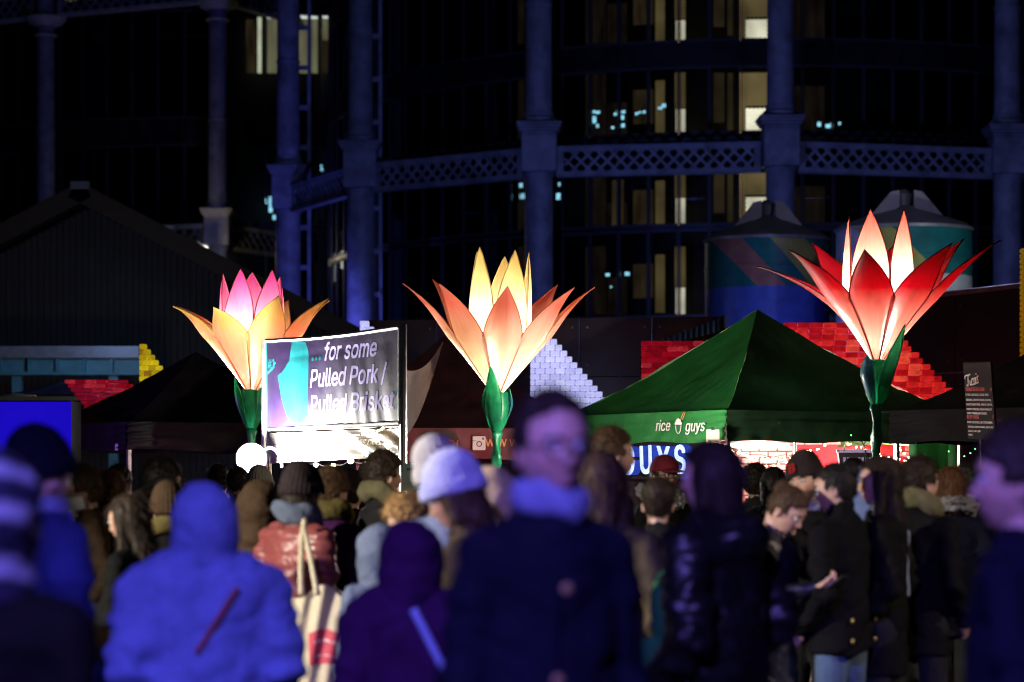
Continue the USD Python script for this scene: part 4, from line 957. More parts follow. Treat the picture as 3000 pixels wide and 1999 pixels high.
b = at(578, 900, 23.2)
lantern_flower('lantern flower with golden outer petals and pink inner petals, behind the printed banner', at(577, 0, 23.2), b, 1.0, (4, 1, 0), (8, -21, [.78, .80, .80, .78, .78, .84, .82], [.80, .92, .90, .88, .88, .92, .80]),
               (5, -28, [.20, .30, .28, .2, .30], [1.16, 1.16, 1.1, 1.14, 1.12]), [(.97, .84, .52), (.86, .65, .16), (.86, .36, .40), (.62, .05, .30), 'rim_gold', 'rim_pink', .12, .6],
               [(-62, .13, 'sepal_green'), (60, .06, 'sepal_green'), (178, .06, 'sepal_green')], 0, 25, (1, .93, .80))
b = at(2016, 832, 20.4)
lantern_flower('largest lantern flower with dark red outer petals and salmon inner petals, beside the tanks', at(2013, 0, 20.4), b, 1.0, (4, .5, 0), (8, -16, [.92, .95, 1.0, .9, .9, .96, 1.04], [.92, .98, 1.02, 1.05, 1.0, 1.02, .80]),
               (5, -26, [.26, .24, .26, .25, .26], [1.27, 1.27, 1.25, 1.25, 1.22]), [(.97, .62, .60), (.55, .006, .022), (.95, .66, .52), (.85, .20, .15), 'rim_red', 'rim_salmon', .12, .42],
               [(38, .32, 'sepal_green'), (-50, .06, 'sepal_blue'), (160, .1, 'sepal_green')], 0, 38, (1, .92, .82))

# ------------------------------------------------------------------ people: shapes from blended distance fields
def surface(f, lo, hi, h):
    """surface nets of f(X, Y, Z) <= 0 on a grid"""
    ax = [np.arange(a, b + h, h) for a, b in zip(lo, hi)]
    X, Y, Z = np.meshgrid(*ax, indexing='ij', sparse=True)
    v = np.asarray(f(X, Y, Z), float); v = np.broadcast_to(v, tuple(len(a) for a in ax)).copy()
    for k in range(3):
        s = [slice(None)] * 3; s[k] = [0, -1]; v[tuple(s)] = np.maximum(v[tuple(s)], h)
    ins = v < 0; nx, ny, nz = (n - 1 for n in v.shape)
    acc = np.zeros((nx, ny, nz, 3)); cnt = np.zeros((nx, ny, nz))
    for k in range(3):
        o1, o2 = [d for d in range(3) if d != k]
        for a in (0, 1):
            for b in (0, 1):
                s0 = [None] * 3; s0[k] = slice(0, v.shape[k] - 1); s0[o1] = slice(a, a + v.shape[o1] - 1); s0[o2] = slice(b, b + v.shape[o2] - 1)
                s1 = list(s0); s1[k] = slice(1, v.shape[k])
                p, q = v[tuple(s0)], v[tuple(s1)]; m = (p < 0) != (q < 0)
                t = np.where(m, p / np.where(p - q == 0, 1, p - q), 0)
                acc[..., k] += np.where(m, t, 0); acc[..., o1] += np.where(m, a, 0); acc[..., o2] += np.where(m, b, 0); cnt += m
    act = cnt > 0; idx = -np.ones(act.shape, int); idx[act] = np.arange(act.sum())
    ijk = np.argwhere(act); V = np.array(lo) + (ijk + acc[act] / cnt[act][:, None]) * h
    Q = []
    for k in range(3):
        o1, o2 = (k + 1) % 3, (k + 2) % 3
        s0 = [slice(1, -1)] * 3; s0[k] = slice(0, v.shape[k] - 1); s1 = list(s0); s1[k] = slice(1, v.shape[k])
        a, b = ins[tuple(s0)], ins[tuple(s1)]
        e = np.argwhere(a != b); off = np.ones(3, int); off[k] = 0; c = e + off
        d1 = np.zeros(3, int); d1[o1] = 1; d2 = np.zeros(3, int); d2[o2] = 1
        g = lambda w: idx[w[:, 0], w[:, 1], w[:, 2]]
        q = np.stack([g(c - d1 - d2), g(c - d2), g(c), g(c - d1)], 1)
        flip = ~a[tuple(e.T)]; q[flip] = q[flip][:, ::-1]; Q.append(q)
    return V, vf((V, np.concatenate(Q)))[1]

def smin(a, b, k):
    h = np.clip(.5 + .5 * (b - a) / k, 0, 1); return b + (a - b) * h - k * h * (1 - h)
def cap(X, Y, Z, a, b, ra, rb, sy=1.0):
    bx, by, bz = b[0] - a[0], (b[1] - a[1]) / sy, b[2] - a[2]
    px, py, pz = X - a[0], (Y - a[1]) / sy, Z - a[2]
    t = np.clip((px * bx + py * by + pz * bz) / (bx * bx + by * by + bz * bz + 1e-12), 0, 1)
    return np.sqrt((px - bx * t) ** 2 + (py - by * t) ** 2 + (pz - bz * t) ** 2) - (ra + (rb - ra) * t)
def ell(X, Y, Z, c, r):
    a = np.sqrt(((X - c[0]) / r[0]) ** 2 + ((Y - c[1]) / r[1]) ** 2 + ((Z - c[2]) / r[2]) ** 2)
    return (a - 1) * min(r)
def normals(m):
    v, f = m; n = np.zeros_like(v); c = np.cross(v[f[:, 1]] - v[f[:, 0]], v[f[:, 2]] - v[f[:, 0]])
    for k in range(3): np.add.at(n, f[:, k], c)
    return n / (np.linalg.norm(n, axis=1, keepdims=True) + 1e-12)
def push(m, amt):
    return m[0] + normals(m) * amt[:, None], m[1]
def relax(m, it=4):
    t = trimesh.Trimesh(*m, process=False); trimesh.smoothing.filter_taubin(t, iterations=it); return np.array(t.vertices), m[1]

def G(x, s): return np.exp(-(x / s) ** 2)
def make_head(sub, female=False, beard=False, full=1.0):
    m = trimesh.creation.icosphere(sub, 1.0); d = np.array(m.vertices); x, y, z = d.T
    V = d * [.0745, .098, .119]
    X, Y, Z = V.T.copy()
    lo = np.clip(-z, 0, 1); fr = np.clip(y * 2.2, 0, 1)
    X = X * (1 - .30 * lo ** 1.5 * (.4 + .6 * np.clip(y + .6, 0, 1)) * full) * (1 + .05 * G(z - .35, .5))
    Y = np.where(y < 0, Y * (1 - .30 * lo), Y) ; Y = Y + .010 * G(z - .3, .5) * (y < 0) * np.clip(-y, 0, 1) * -1
    ff = np.where(y > 0, np.clip(y, 0, 1) ** .5, 0)                         # flatter face
    Y = np.where(y > 0, Y * (1 - .10 * G(z + .1, .5)), Y)
    A = np.abs(X)
    nose = np.where(Z > -.028, np.clip((.022 - Z) / .05, 0, 1) ** 1.2, np.clip((Z + .043) / .015, 0, 1))
    Y += fr * (.024 * nose * G(X, .0105 + .006 * np.clip(-Z / .03, 0, 1)) - .0105 * G(A - .031, .017) * G(Z - .010, .013) + .005 * G(A - .03, .022) * G(Z - .032, .010)
               + .0035 * G(A - .031, .011) * G(Z - .009, .008) - .006 * G(X, .011) * G(Z - .018, .012)
               + .0055 * G(X, .019) * (G(Z + .0605, .0055) + 1.05 * G(Z + .0735, .006)) - .004 * G(X, .024) * G(Z + .067, .0028) - .004 * G(X, .02) * G(Z + .086, .006)
               + .010 * G(X, .021) * G(Z + .103, .014) + .005 * G(A - .045, .018) * G(Z + .022, .018) - .004 * G(A - .048, .012) * G(Z + .06, .02))
    if female: X *= .95; Z *= .975
    return np.stack([X, Y, Z], 1), np.array(m.faces)
def ear_mesh(s):
    def f(X, Y, Z):
        a = ell(X, Y, Z, (0, 0, 0), (.011, .020, .033)); b = ell(X, Y, Z, (.010, .003, .003), (.008, .012, .021)); return np.maximum(a, -b)
    v, fc = surface(f, (-.02, -.03, -.04), (.02, .03, .04), .0035); v = v @ Rot.from_euler('z', -22, degrees=True).as_matrix().T
    v = v + [.0745, -.012, -.008]
    if s < 0: v = v * [-1, 1, 1]; fc = fc[:, ::-1]
    return v, fc
HEADS = {}
def head_of(sub, fem):
    if (sub, fem) not in HEADS:
        h = to_man(make_head(sub, fem))
        for s in (1, -1): h = h + to_man(ear_mesh(s))
        HEADS[(sub, fem)] = h
    return HEADS[(sub, fem)]
def to_man(m):
    v, f = m
    return manifold3d.Manifold(manifold3d.Mesh(np.ascontiguousarray(v, np.float32), np.ascontiguousarray(f, np.uint32)))
def hand_field(grip):
    """right hand: wrist at the origin, fingers along -z, thumb to +y, palm to -x"""
    parts = []
    for i, (y0, L, r) in enumerate(((.030, .072, .0088), (.011, .080, .0092), (-.009, .074, .0088), (-.028, .058, .0078))):
        a = np.array([0, y0 * .9, -.088]); p = [a]; ang = 0
        for k, l in enumerate((.48, .30, .22)):
            ang += grip * (.55, .8, .6)[k]
            p.append(p[-1] + L * l * np.array([-math.sin(ang), (y0 * .06), -math.cos(ang)]))
        parts += [(p[j], p[j + 1], r * (1 - .10 * j), r * (1 - .10 * (j + 1))) for j in range(3)]
        parts.append((np.array([0, y0 * .5, -.02]), a, .013, .0105))
    parts += [(np.array([0, .018, -.025]), np.array([-.010, .046, -.058]), .014, .0115), (np.array([-.010, .046, -.058]), np.array([-.026, .054, -.090]), .0105, .0095), (np.array([-.026, .054, -.09]), np.array([-.038, .052, -.110]), .0095, .008)]
    def f(X, Y, Z):
        d = ell(X, Y, Z, (0, .0, -.05), (.017, .040, .05))
        for a, b, ra, rb in parts: d = smin(d, cap(X, Y, Z, a, b, ra, rb), .006)
        return smin(d, cap(X, Y, Z, (0, 0, .03), (0, 0, -.02), .026, .024, .9), .015)
    return relax(surface(f, (-.10, -.075, -.20), (.05, .085, .06), .0045), 3)
HANDS = {g: hand_field(g) for g in (.35, 1.05)}

SK = {}
for nm, c in (('skin_light', (.56, .36, .28)), ('skin_tan', (.40, .24, .16)), ('skin_dark', (.20, .11, .07))):
    SK[nm] = usdkit.material(stage, '/World/Looks/' + nm,
        {'g': ('texture_coordinate', {}), 'n': ('noise_texture', dict(scale=34.0, detail=4.0)), 'r': ('rgb_ramp', {'ramp': [(.3, tuple(np.array(c) * [.95, .85, .82])), (.7, tuple(np.array(c) * [1.05, 1.05, 1.05]))]}),
         'a': ('attribute', dict(attribute='vert_tint')), 'm': ('mix', dict(mix_type='multiply', fac=1.0)), 'p': ('principled_bsdf', dict(roughness=.48, subsurface_weight=.12, subsurface_scale=.01, specular_ior_level=.4))},
        [('g.object', 'n.vector'), ('n.fac', 'r.fac'), ('r.color', 'm.color1'), ('a.color', 'm.color2'), ('m.color', 'p.base_color')], surface='p.BSDF')
MATS.update(SK)
def hairmat(name, c, rough=.6):
    c = np.array(c)
    MATS[name] = usdkit.material(stage, '/World/Looks/' + name,
        {'g': ('texture_coordinate', {}), 'm': ('mapping', dict(scale=(90, 90, 9))), 'n': ('noise_texture', dict(scale=1.0, detail=3.0)), 'r': ('rgb_ramp', {'ramp': [(.3, tuple(c * .5)), (.7, tuple(np.clip(c * 1.5, 0, 1)))]}),
         'b': ('bump', dict(strength=.8, distance=.004)), 'p': ('principled_bsdf', dict(roughness=rough, specular_ior_level=.22))},
        [('g.object', 'm.vector'), ('m.vector', 'n.vector'), ('n.fac', 'r.fac'), ('r.color', 'p.base_color'), ('n.fac', 'b.height'), ('b.normal', 'p.normal')], surface='p.BSDF')
for n_, c in (('hair_black', (.010, .008, .007)), ('hair_dark', (.022, .014, .010)), ('hair_brown', (.055, .030, .016)), ('hair_auburn', (.07, .028, .014)), ('hair_blond', (.32, .19, .075)), ('hair_grey', (.3, .28, .26))): hairmat(n_, c)
CLOTH = dict(scarfblue=(.20, .23, .42), navy=(.006, .007, .018), black=(.006, .006, .0065), charcoal=(.018, .018, .020), midblue=(.028, .036, .15), blue=(.14, .19, .42), paleblue=(.33, .40, .72), maroon=(.25, .065, .065), plum=(.040, .010, .055), olive=(.075, .058, .030), grey=(.20, .20, .22), steel=(.12, .15, .22),
             denim=(.07, .11, .18), brown=(.06, .038, .024), beige=(.40, .30, .20), cream=(.60, .54, .42), white=(.75, .74, .72), green=(.02, .12, .05), teal=(.03, .10, .13), cap_maroon=(.10, .012, .022), knit_grey=(.42, .41, .39), knit_blue=(.42, .45, .62), knit_dark=(.030, .022, .025), tartan=(.13, .12, .07), mustard=(.10, .082, .030), red=(.4, .03, .03))
for n_, c in CLOTH.items(): pm('cloth_' + n_, c, .8, .30, 9, .4, 55, sheen=.0, spec=.06)
MATS['cloth_stripe'] = usdkit.material(stage, '/World/Looks/cloth_stripe',
    {'g': ('texture_coordinate', {}), 'm': ('mapping', dict(rotation=(.5, .3, 0))), 'w': ('wave_texture', dict(scale=3.6, distortion=1.2, bands_direction='z')), 'r': ('rgb_ramp', {'ramp': [(.5, (.008, .010, .035)), (.85, (.30, .32, .42))]}), 'p': ('principled_bsdf', dict(roughness=.85))},
    [('g.object', 'm.vector'), ('m.vector', 'w.vector'), ('w.fac', 'r.fac'), ('r.color', 'p.base_color')], surface='p.BSDF')
for n_, c in (('navy', CLOTH['navy']), ('maroon', CLOTH['maroon']), ('black', CLOTH['black']), ('plum', CLOTH['plum']), ('blue', CLOTH['blue'])): pm('nylon_' + n_, c, .42, .25, 9, .3, 30, spec=.5)
pm('lips', (.40, .12, .10), .4); pm('eye_white', (.6, .58, .55), .25, .05); pm('eye_dark', (.02, .014, .01), .15); pm('button_brass', (.5, .38, .15), .3, .1, metal=.8); pm('button_wood', (.35, .22, .10), .5); pm('shoe', (.02, .02, .02), .5); pm('eyeframe', (.012, .012, .014), .3); pm('brow_hair', (.02, .013, .01), .7)

def arm_pose(kind, s):
    e, w = {'down': ((.218, -.03, 1.14), (.232, .07, .89)), 'pocket': ((.240, -.08, 1.13), (.205, .10, .95)), 'hold': ((.225, .03, 1.13), (.09, .27, 1.22)), 'eat': ((.22, .10, 1.13), (.06, .25, 1.36)),
            'phone': ((.225, .0, 1.14), (.11, .30, 1.22)), 'reach': ((.25, .16, 1.16), (.20, .42, 1.14)), 'strap': ((.235, .06, 1.17), (.12, .18, 1.34))}[kind]
    return np.array(e) * [s, 1, 1], np.array(w) * [s, 1, 1]

PN = [0]
def person(label, vx, vy, d, yaw, coat='cloth_black', skin='skin_light', hair='short', hairm='hair_dark', hat=None, hatm='cloth_knit_dark', arms=('pocket', 'pocket'), hem=.78, puff=0, hood=None, scarf=None,
           pitch=0, roll=0, hyaw=0, fem=False, glasses=False, beard=False, mask=False, strap=None, sub=4, res=.018, trousers='cloth_charcoal', buttons=None, wide=1.0, extra=0.0, backpack=None, lean=0.0, strands=None, vol=0.0, hand_grip=.35, collar=None, trim=None, hoodm=None, bulk=0.0, hl=.080, tint=False):
    """vx, vy: where the top of the head (or hat) shows; d: distance"""
    g0 = at(vx, vy, d); lift = {None: .018 + vol, 'beanie': .045, 'bobble': .06, 'cap': .03}[hat]
    if hood == 'up': lift = .055
    H = g0[2] - lift; k = H / 1.75
    t = Thing('person', label, 'person', (g0[0], d, 0))
    Rz = Rot.from_euler('z', yaw, degrees=True).as_matrix()
    lean_R = Rot.from_euler('x', -lean, degrees=True).as_matrix()
    hipc = np.array([0, 0, .95])
    def W(v):
        v = np.asarray(v, float)
        if lean:
            w = np.clip((v[:, 2:] - .9) / .5, 0, 1); v = v * (1 - w) + (hipc + (v - hipc) @ lean_R.T) * w
        return (v * k) @ Rz.T + [g0[0], d, 0]
    Rh = Rot.from_euler('zyx', [hyaw, roll, -pitch], degrees=True).as_matrix()
    neck = np.array([0, .0, 1.515]); hc = neck + Rh @ np.array([0, .022, .118])
    off_head = np.array([0, 0, 0]) 
    def Hd(v): return W(np.asarray(v) @ Rh.T + hc)
    seed = sum(map(ord, label)); r = np.random.default_rng(seed)
    sh = .168 * wide
    arm = []
    for s, kd in zip((-1, 1), arms):
        e, w = arm_pose(kd, s); arm.append((np.array([s * sh, 0, 1.405]), e * [wide, 1, 1], w))
    # --- body
    def fb(X, Y, Z):
        q = cap(X, Y, Z, (0, -.01, 1.40), (0, .012, 1.57), .058, .052)
        q = smin(q, cap(X, Y, Z, (0, 0, 1.0), (0, 0, 1.30), .115, .125, .7), .05)
        q = smin(q, cap(X, Y, Z, (-.11, 0, 1.40), (.11, 0, 1.40), .055, .055), .05)
        for a, e, w in arm: q = smin(q, np.minimum(cap(X, Y, Z, a, e, .040, .032), cap(X, Y, Z, e, w, .032, .026)), .02)
        for s in (-1, 1): q = smin(q, np.minimum(cap(X, Y, Z, (s * .085, 0, .92), (s * .09, .01, .49), .072, .05), cap(X, Y, Z, (s * .09, .01, .49), (s * .09, -.01, .08), .046, .032)), .03)
        return q
    body = to_man(surface(fb, (-.42, -.26, .0), (.42, .50, 1.62), .022))
    h = head_of(sub, fem); hv = vf(h); body = body + to_man((hv[0] @ Rh.T + hc, hv[1]))
    for (a, e, w), s in zip(arm, (-1, 1)):
        v, f = HANDS[hand_grip]
        if s < 0: v = v * [-1, 1, 1]; f = f[:, ::-1]
        z = -(w - e) / np.linalg.norm(w - e); xx = np.cross([0, 1, 0], z); xx /= np.linalg.norm(xx) + 1e-9
        if abs(z[1]) > .8: xx = np.array([0, 0, -1.0]) * s; xx -= z * (xx @ z); xx /= np.linalg.norm(xx)
        M = np.stack([xx, np.cross(z, xx), z], 1); body = body + to_man((v @ M.T + w + z * .01, f))
    bv, bf = vf(body)
    L = (bv - hc) @ Rh                                   # head frame: flush of lips, cheeks and beard
    fx, fy, fz = L.T; front = (fy > .04)
    vert_tint = np.ones_like(bv)
    lip = front * np.clip(1.35 * G(fx, .024) * G(fz + .067, .011), 0, 1) * .55
    vert_tint *= 1 - lip[:, None] * np.array([.25, .62, .55])
    ck = front * G(np.abs(fx) - .045, .02) * G(fz + .03, .025) * .25; vert_tint *= 1 - ck[:, None] * np.array([.0, .4, .35])
    if beard or (not fem):
        bd = np.clip((-.035 - fz) / .02, 0, 1) * np.clip((fy + .01) / .03, 0, 1) * (fz > -.14) * (1 - np.clip(1.5 * G(fx, .022) * G(fz + .067, .010), 0, 1)); vert_tint *= 1 - bd[:, None] * (.85 if beard else .25)
    bp = t.part('body', (W(bv), bf), skin, smooth=True, vert_tint=vert_tint)
    if yaw % 360 > 20 or yaw < 0:
        for s in (-1, 1):
            e = trimesh.creation.icosphere(2, .0118); e.apply_translation([s * .031, .0755, .009]); t.part('eye', (Hd(np.array(e.vertices)), np.array(e.faces)), 'eye_white', smooth=True)
            e = trimesh.creation.icosphere(1, .0062); e.apply_translation([s * .031, .0825, .009]); t.part('iris', (Hd(np.array(e.vertices)), np.array(e.faces)), 'eye_dark', smooth=True)
            kk = np.linspace(-1, 1, 8); t.part('eyebrow', (lambda q: (Hd(q[0]), q[1]))(tube(np.stack([s * .032 + .019 * kk, .0905 - .010 * (kk * s > 0) * kk * kk - .004 * kk * kk, .030 - .004 * kk * kk], 1), .0030, 6)), 'brow_hair')
    # --- trousers and shoes
    def ft(X, Y, Z):
        q = None
        for s in (-1, 1):
            c = np.minimum(cap(X, Y, Z, (s * .075, 0, .93), (s * .09, .015, .49), .088, .070), cap(X, Y, Z, (s * .095, .015, .49), (s * .095, -.01, .07), .07, .06)); q = c if q is None else smin(q, c, .02)
        return np.maximum(smin(q, cap(X, Y, Z, (-.05, 0, .95), (.05, 0, .95), .10, .10, .8), .05), .055 - Z)
    t.part('trousers', (lambda m: (W(m[0]), m[1]))(surface(ft, (-.3, -.22, 0), (.3, .24, 1.12), .022)), trousers, smooth=True)
    for s in (-1, 1):
        t.part('shoe', (lambda m: (W(m[0]), m[1]))(surface(lambda X, Y, Z: np.maximum(smin(cap(X, Y, Z, (s * .095, -.05, .045), (s * .105, .14, .035), .046, .04), cap(X, Y, Z, (s * .095, -.02, .05), (s * .095, -.01, .10), .046, .045), .03), -Z), (s * .1 - .08, -.13, -.01), (s * .1 + .08, .22, .15), .015)), 'shoe', smooth=True)
    # --- coat
    inf = (.018 if puff else 0.0) + bulk
    hr = .178 * wide + inf
    def fc(X, Y, Z):
        q = cap(X, Y, Z, (0, .0, hem), (0, 0, 1.05), hr, .158 * wide + inf, .72)
        q = smin(q, cap(X, Y, Z, (0, 0, 1.05), (0, .0, 1.32), .158 * wide + inf, .165 * wide + inf, .72), .05)
        q = smin(q, cap(X, Y, Z, (-.115 * wide, -.005, 1.41 + bulk * .6), (.115 * wide, -.005, 1.41 + bulk * .6), .072 + inf, .072 + inf), .06)
        ch = 1.54 if collar == 'high' else 1.50
        q = smin(q, cap(X, Y, Z, (0, -.005, 1.40), (0, .004, ch), .095 + bulk, .074 + bulk), .04)
        for a, e, w in arm:
            u = w - e; wl = w - u / np.linalg.norm(u) * .0
            q = smin(q, np.minimum(cap(X, Y, Z, a, e, .064 + inf, .056 + inf), cap(X, Y, Z, e, wl, .056 + inf, .044 + inf * .6)), .022)
        if hood == 'down': q = smin(q, ell(X, Y, Z, (0, -.115, 1.44), (.125, .085, .085)), .04); 
        q = np.maximum(q, hem - Z + .012 * np.sin(X * 14) + 0 * Y)
        return np.maximum(q, -cap(X, Y, Z, (0, .012, 1.475), (0, .016, 1.65), .058, .066))
    cm = surface(fc, (-.46, -.30, hem - .05), (.46, .52, 1.60), res)
    v = cm[0]
    amp = (.060 if d < 9 else .024) * (meshkit.fbm(v * [8, 8, 5] + seed, 3) - .5) + .010 * np.sin(v[:, 2] * 55 + 6 * meshkit.noise(v * 6 + seed)) * np.clip((np.abs(v[:, 0]) - .17) / .05, 0, 1) * (v[:, 2] < 1.32)
    amp += -.016 * np.clip(1 - 9 * np.abs(meshkit.fbm(np.c_[v[:, 0] * 5 + v[:, 2] * 3, v[:, 1] * 5, v[:, 2] * 7 - v[:, 0] * 4] + seed * .37, 2) - .5), 0, 1)
    if puff: amp += puff * (np.abs(np.sin(v[:, 2] * PI / .075 + 1.3 * meshkit.noise(v * 5))) ** .6 - .6) * .020
    cm = push(cm, np.maximum(amp, -.010))
    cp = t.part('coat', (W(cm[0]), cm[1]), coat, smooth=True)
    def drape(x, z, back=True, off=.008):
        n = cm[0]; dd = (n[:, 0] - x) ** 2 + (n[:, 2] - z) ** 2; sel = dd < .03 ** 2
        if sel.sum() == 0: sel = dd < .07 ** 2
        y = (n[sel, 1].min() - off) if back else (n[sel, 1].max() + off)
        return np.array([x, y, z])
    if buttons:
        mat, pts, back = buttons
        for x, z in pts:
            q = drape(x, z, back, .004); b = trimesh.creation.icosphere(2, .013); b.apply_scale([1, .45, 1.0]); b.apply_translation(q); t.part('button', (W(np.array(b.vertices)), np.array(b.faces)), mat, parent=cp, smooth=True)
    if buttons and buttons[0] == 'button_wood':
        t.part('placket', (lambda q: (W(q[0]), q[1]))(tube([drape(.02, z, False, .004) for z in np.linspace(1.36, .85, 16)], .006, 6)), coat, parent=cp)
    if strap:
        mat, (xa, za), (xb, zb), rad, back = strap[:5]; so = strap[5] if len(strap) > 5 else 0
        P = np.array([drape(xa + (xb - xa) * u, za + (zb - za) * u, back, rad * .4 + so * (1 - u) ** 1.5) for u in np.linspace(0, 1, 14)])
        P[1:-1] = (P[:-2] + P[1:-1] * 2 + P[2:]) / 4
        sv, sf = tube(P, rad, 8); t.part('bag_strap', (W(sv), sf), mat, smooth=True)
    if backpack:
        def fp(X, Y, Z): return smin(ell(X, Y, Z, (0, -.235, 1.22), (.15, .09, .22)), cap(X, Y, Z, (0, -.28, 1.05), (0, -.28, 1.15), .09, .08, .6), .05)
        t.part('backpack', (lambda m: (W(m[0]), m[1]))(surface(fp, (-.2, -.42, .9), (.2, -.1, 1.5), .015)), backpack, smooth=True)
    if scarf:
        def fs(X, Y, Z):
            a = np.arctan2(Y - .005, X); zz = Z - 1.535 - .014 * np.sin(a * 2 + seed) + .28 * (Y)
            rr = np.sqrt(X ** 2 + ((Y - .005) / 1.05) ** 2) / (scarf[2] if len(scarf) > 2 else 1)
            q = np.sqrt((rr - .088) ** 2 + (zz * .75) ** 2) - (.042 if len(scarf) < 3 else .031) - .0035 * np.sin(a * 5 + 60 * zz)
            return smin(q, cap(X, Y, Z, (.05, .115, 1.46), (.07, .15, 1.2), .045, .05, .5), .03) if scarf[1] else q
        m = surface(fs, (-.2, -.2, 1.1), (.2, .26, 1.62), .009); m = push(m, .010 * (meshkit.fbm(m[0] * 22 + seed, 2) - .5))
        t.part('scarf', (W(m[0]), m[1]), scarf[0], smooth=True)
    # --- hair
    E = lambda X, Y, Z, c, q: ell(X, Y, Z, c, q)
    if hair and hood != 'up':
        vv = vol
        def fh(X, Y, Z):
            q = E(X, Y, Z, (0, -.010, .026), (.0845 + vv * .6, .107 + vv * .5, .110 + vv))
            if hair in ('long', 'loose'):
                ln = -.30 if hair == 'long' else -.20
                q = smin(q, cap(X, Y, Z, (0, -.055, .03), (0, -.085, ln), .086, .080, .62), .03)
                for s in (-1, 1): q = smin(q, cap(X, Y, Z, (s * .066, -.012, .04), (s * .088, .015, ln * .85), .030, .030, .9), .03)
            if hair == 'bob':
                q = smin(q, cap(X, Y, Z, (0, -.045, .0), (0, -.06, -.09), .085, .078, .75), .03)
                for s in (-1, 1): q = smin(q, cap(X, Y, Z, (s * .066, -.01, .04), (s * .075, .0, -.08), .028, .028), .03)
            if hair == 'bun': q = np.minimum(q, E(X, Y, Z, (0, -.088, .085), (.045, .042, .042)))
            if hair == 'up': q = smin(q, E(X, Y, Z, (0, -.07, .06), (.085, .075, .085)), .03)
            if hair == 'curly': q = smin(q, E(X, Y, Z, (0, -.012, .035), (.105, .118, .118)), .02)
            q = np.maximum(q, -np.maximum(.034 - Y - .25 * (Z - .02), Z - hl + 5 * X * X))
            if hair in ('short', 'curly', 'bun', 'up'):
                q = np.maximum(q, -np.maximum(-.032 - Y + .0 * X, Z - .004 - .25 * np.maximum(-Y, 0)))
                q = np.maximum(q, -(Z + .072 + 0 * X + 0 * Y))
            else:
                q = np.maximum(q, -np.maximum(np.maximum(.012 - Y, Z - .05), np.abs(X) - .070))
            return q
        lo, hi = ((-.15, -.22, -.40), (.15, .14, .20)) if hair in ('long', 'loose', 'bob') else ((-.14, -.20, -.12), (.14, .16, .20))
        m = relax(surface(fh, lo, hi, .007), 2)
        n1 = meshkit.fbm(m[0] * ([55, 55, 16] if hair in ('long', 'loose', 'bob') else [48, 48, 40]) + seed, 3) - .5
        m = push(m, n1 * {'curly': .034, 'short': .018, 'up': .016}.get(hair, .010))
        if hat or hood == 'up': m = push(m, np.where(m[0][:, 2] > .03, -.012, 0.0))
        hp = t.part('hair', (Hd(m[0]), m[1]), hairm, smooth=True)
        ns = strands if strands is not None else (900 if d > 8 else 500)
        if ns and not (hat and hair in ('short',)):
            tm = trimesh.Trimesh(*m, process=False); ar = tm.area_faces; fi = r.choice(len(m[1]), ns, p=ar / ar.sum())
            w = r.dirichlet((1, 1, 1), ns); p = (m[0][m[1][fi]] * w[:, :, None]).sum(1); nrm = tm.face_normals[fi]
            down = np.array([0, -.25, -1.0]) if hair in ('long', 'loose', 'bob', 'bun', 'up') else np.array([0, -.9, -.4])
            tg = down - nrm * (nrm @ down)[:, None]; tg /= np.linalg.norm(tg, axis=1, keepdims=True) + 1e-6
            tg = tg + r.normal(0, .45 if hair in ('short', 'curly') else .14, tg.shape) + nrm * {'curly': .6, 'short': .45}.get(hair, .12)
            ln = r.uniform(.6, 1.3, ns) * {'long': .07, 'loose': .06, 'bob': .05, 'curly': .03}.get(hair, .026)
            st = []
            for i in range(ns):
                if p[i][1] > .05 and p[i][2] < .05: continue
                s0 = p[i] - nrm[i] * .002; s1 = s0 + tg[i] * ln[i] * .5; s2 = s1 + (tg[i] * .8 + r.normal(0, .25, 3) * (1.2 if hair == 'curly' else .5) - [0, 0, .15]) * ln[i] * .5
                st.append(Hd(np.array([s0, s1, s2])))
            if st: t.curves('hair_strands', st, .0016 if d > 8 else .0013, hairm)
    # --- headwear
    def part_head(name, f, lo, hi, h, mat, fn=None, parent=None):
        m = surface(f, lo, hi, h)
        if fn is not None: m = push(m, fn(m[0]))
        return t.part(name, (Hd(m[0]), m[1]), mat, smooth=True, parent=parent)
    rib = lambda v: .0035 * np.sin(np.arctan2(v[:, 1], v[:, 0]) * 34) + .006 * (meshkit.fbm(v * 30 + seed, 2) - .5)
    if hat in ('beanie', 'bobble'):
        hp = part_head('beanie', lambda X, Y, Z: np.maximum(smin(E(X, Y, Z, (0, -.014, .045), (.098, .120, .118)), E(X, Y, Z, (0, -.035, .115), (.06, .07, .06)), .05), .020 - Z + .35 * (Y * .5)), (-.14, -.18, -.06), (.14, .15, .22), .008, hatm, rib)
        if not extra: part_head('brim', lambda X, Y, Z: np.maximum(E(X, Y, Z, (0, -.012, .035), (.107, .128, .125)), np.abs(Z - .040 - .15 * Y) - .028), (-.14, -.18, -.06), (.14, .15, .12), .008, hatm, rib, parent=hp)
        if hat == 'bobble': part_head('bobble', lambda X, Y, Z: E(X, Y, Z, (0, -.02, .19), (.035, .035, .032)), (-.05, -.08, .14), (.05, .05, .24), .007, hatm, lambda v: .02 * (meshkit.fbm(v * 90, 2) - .5))
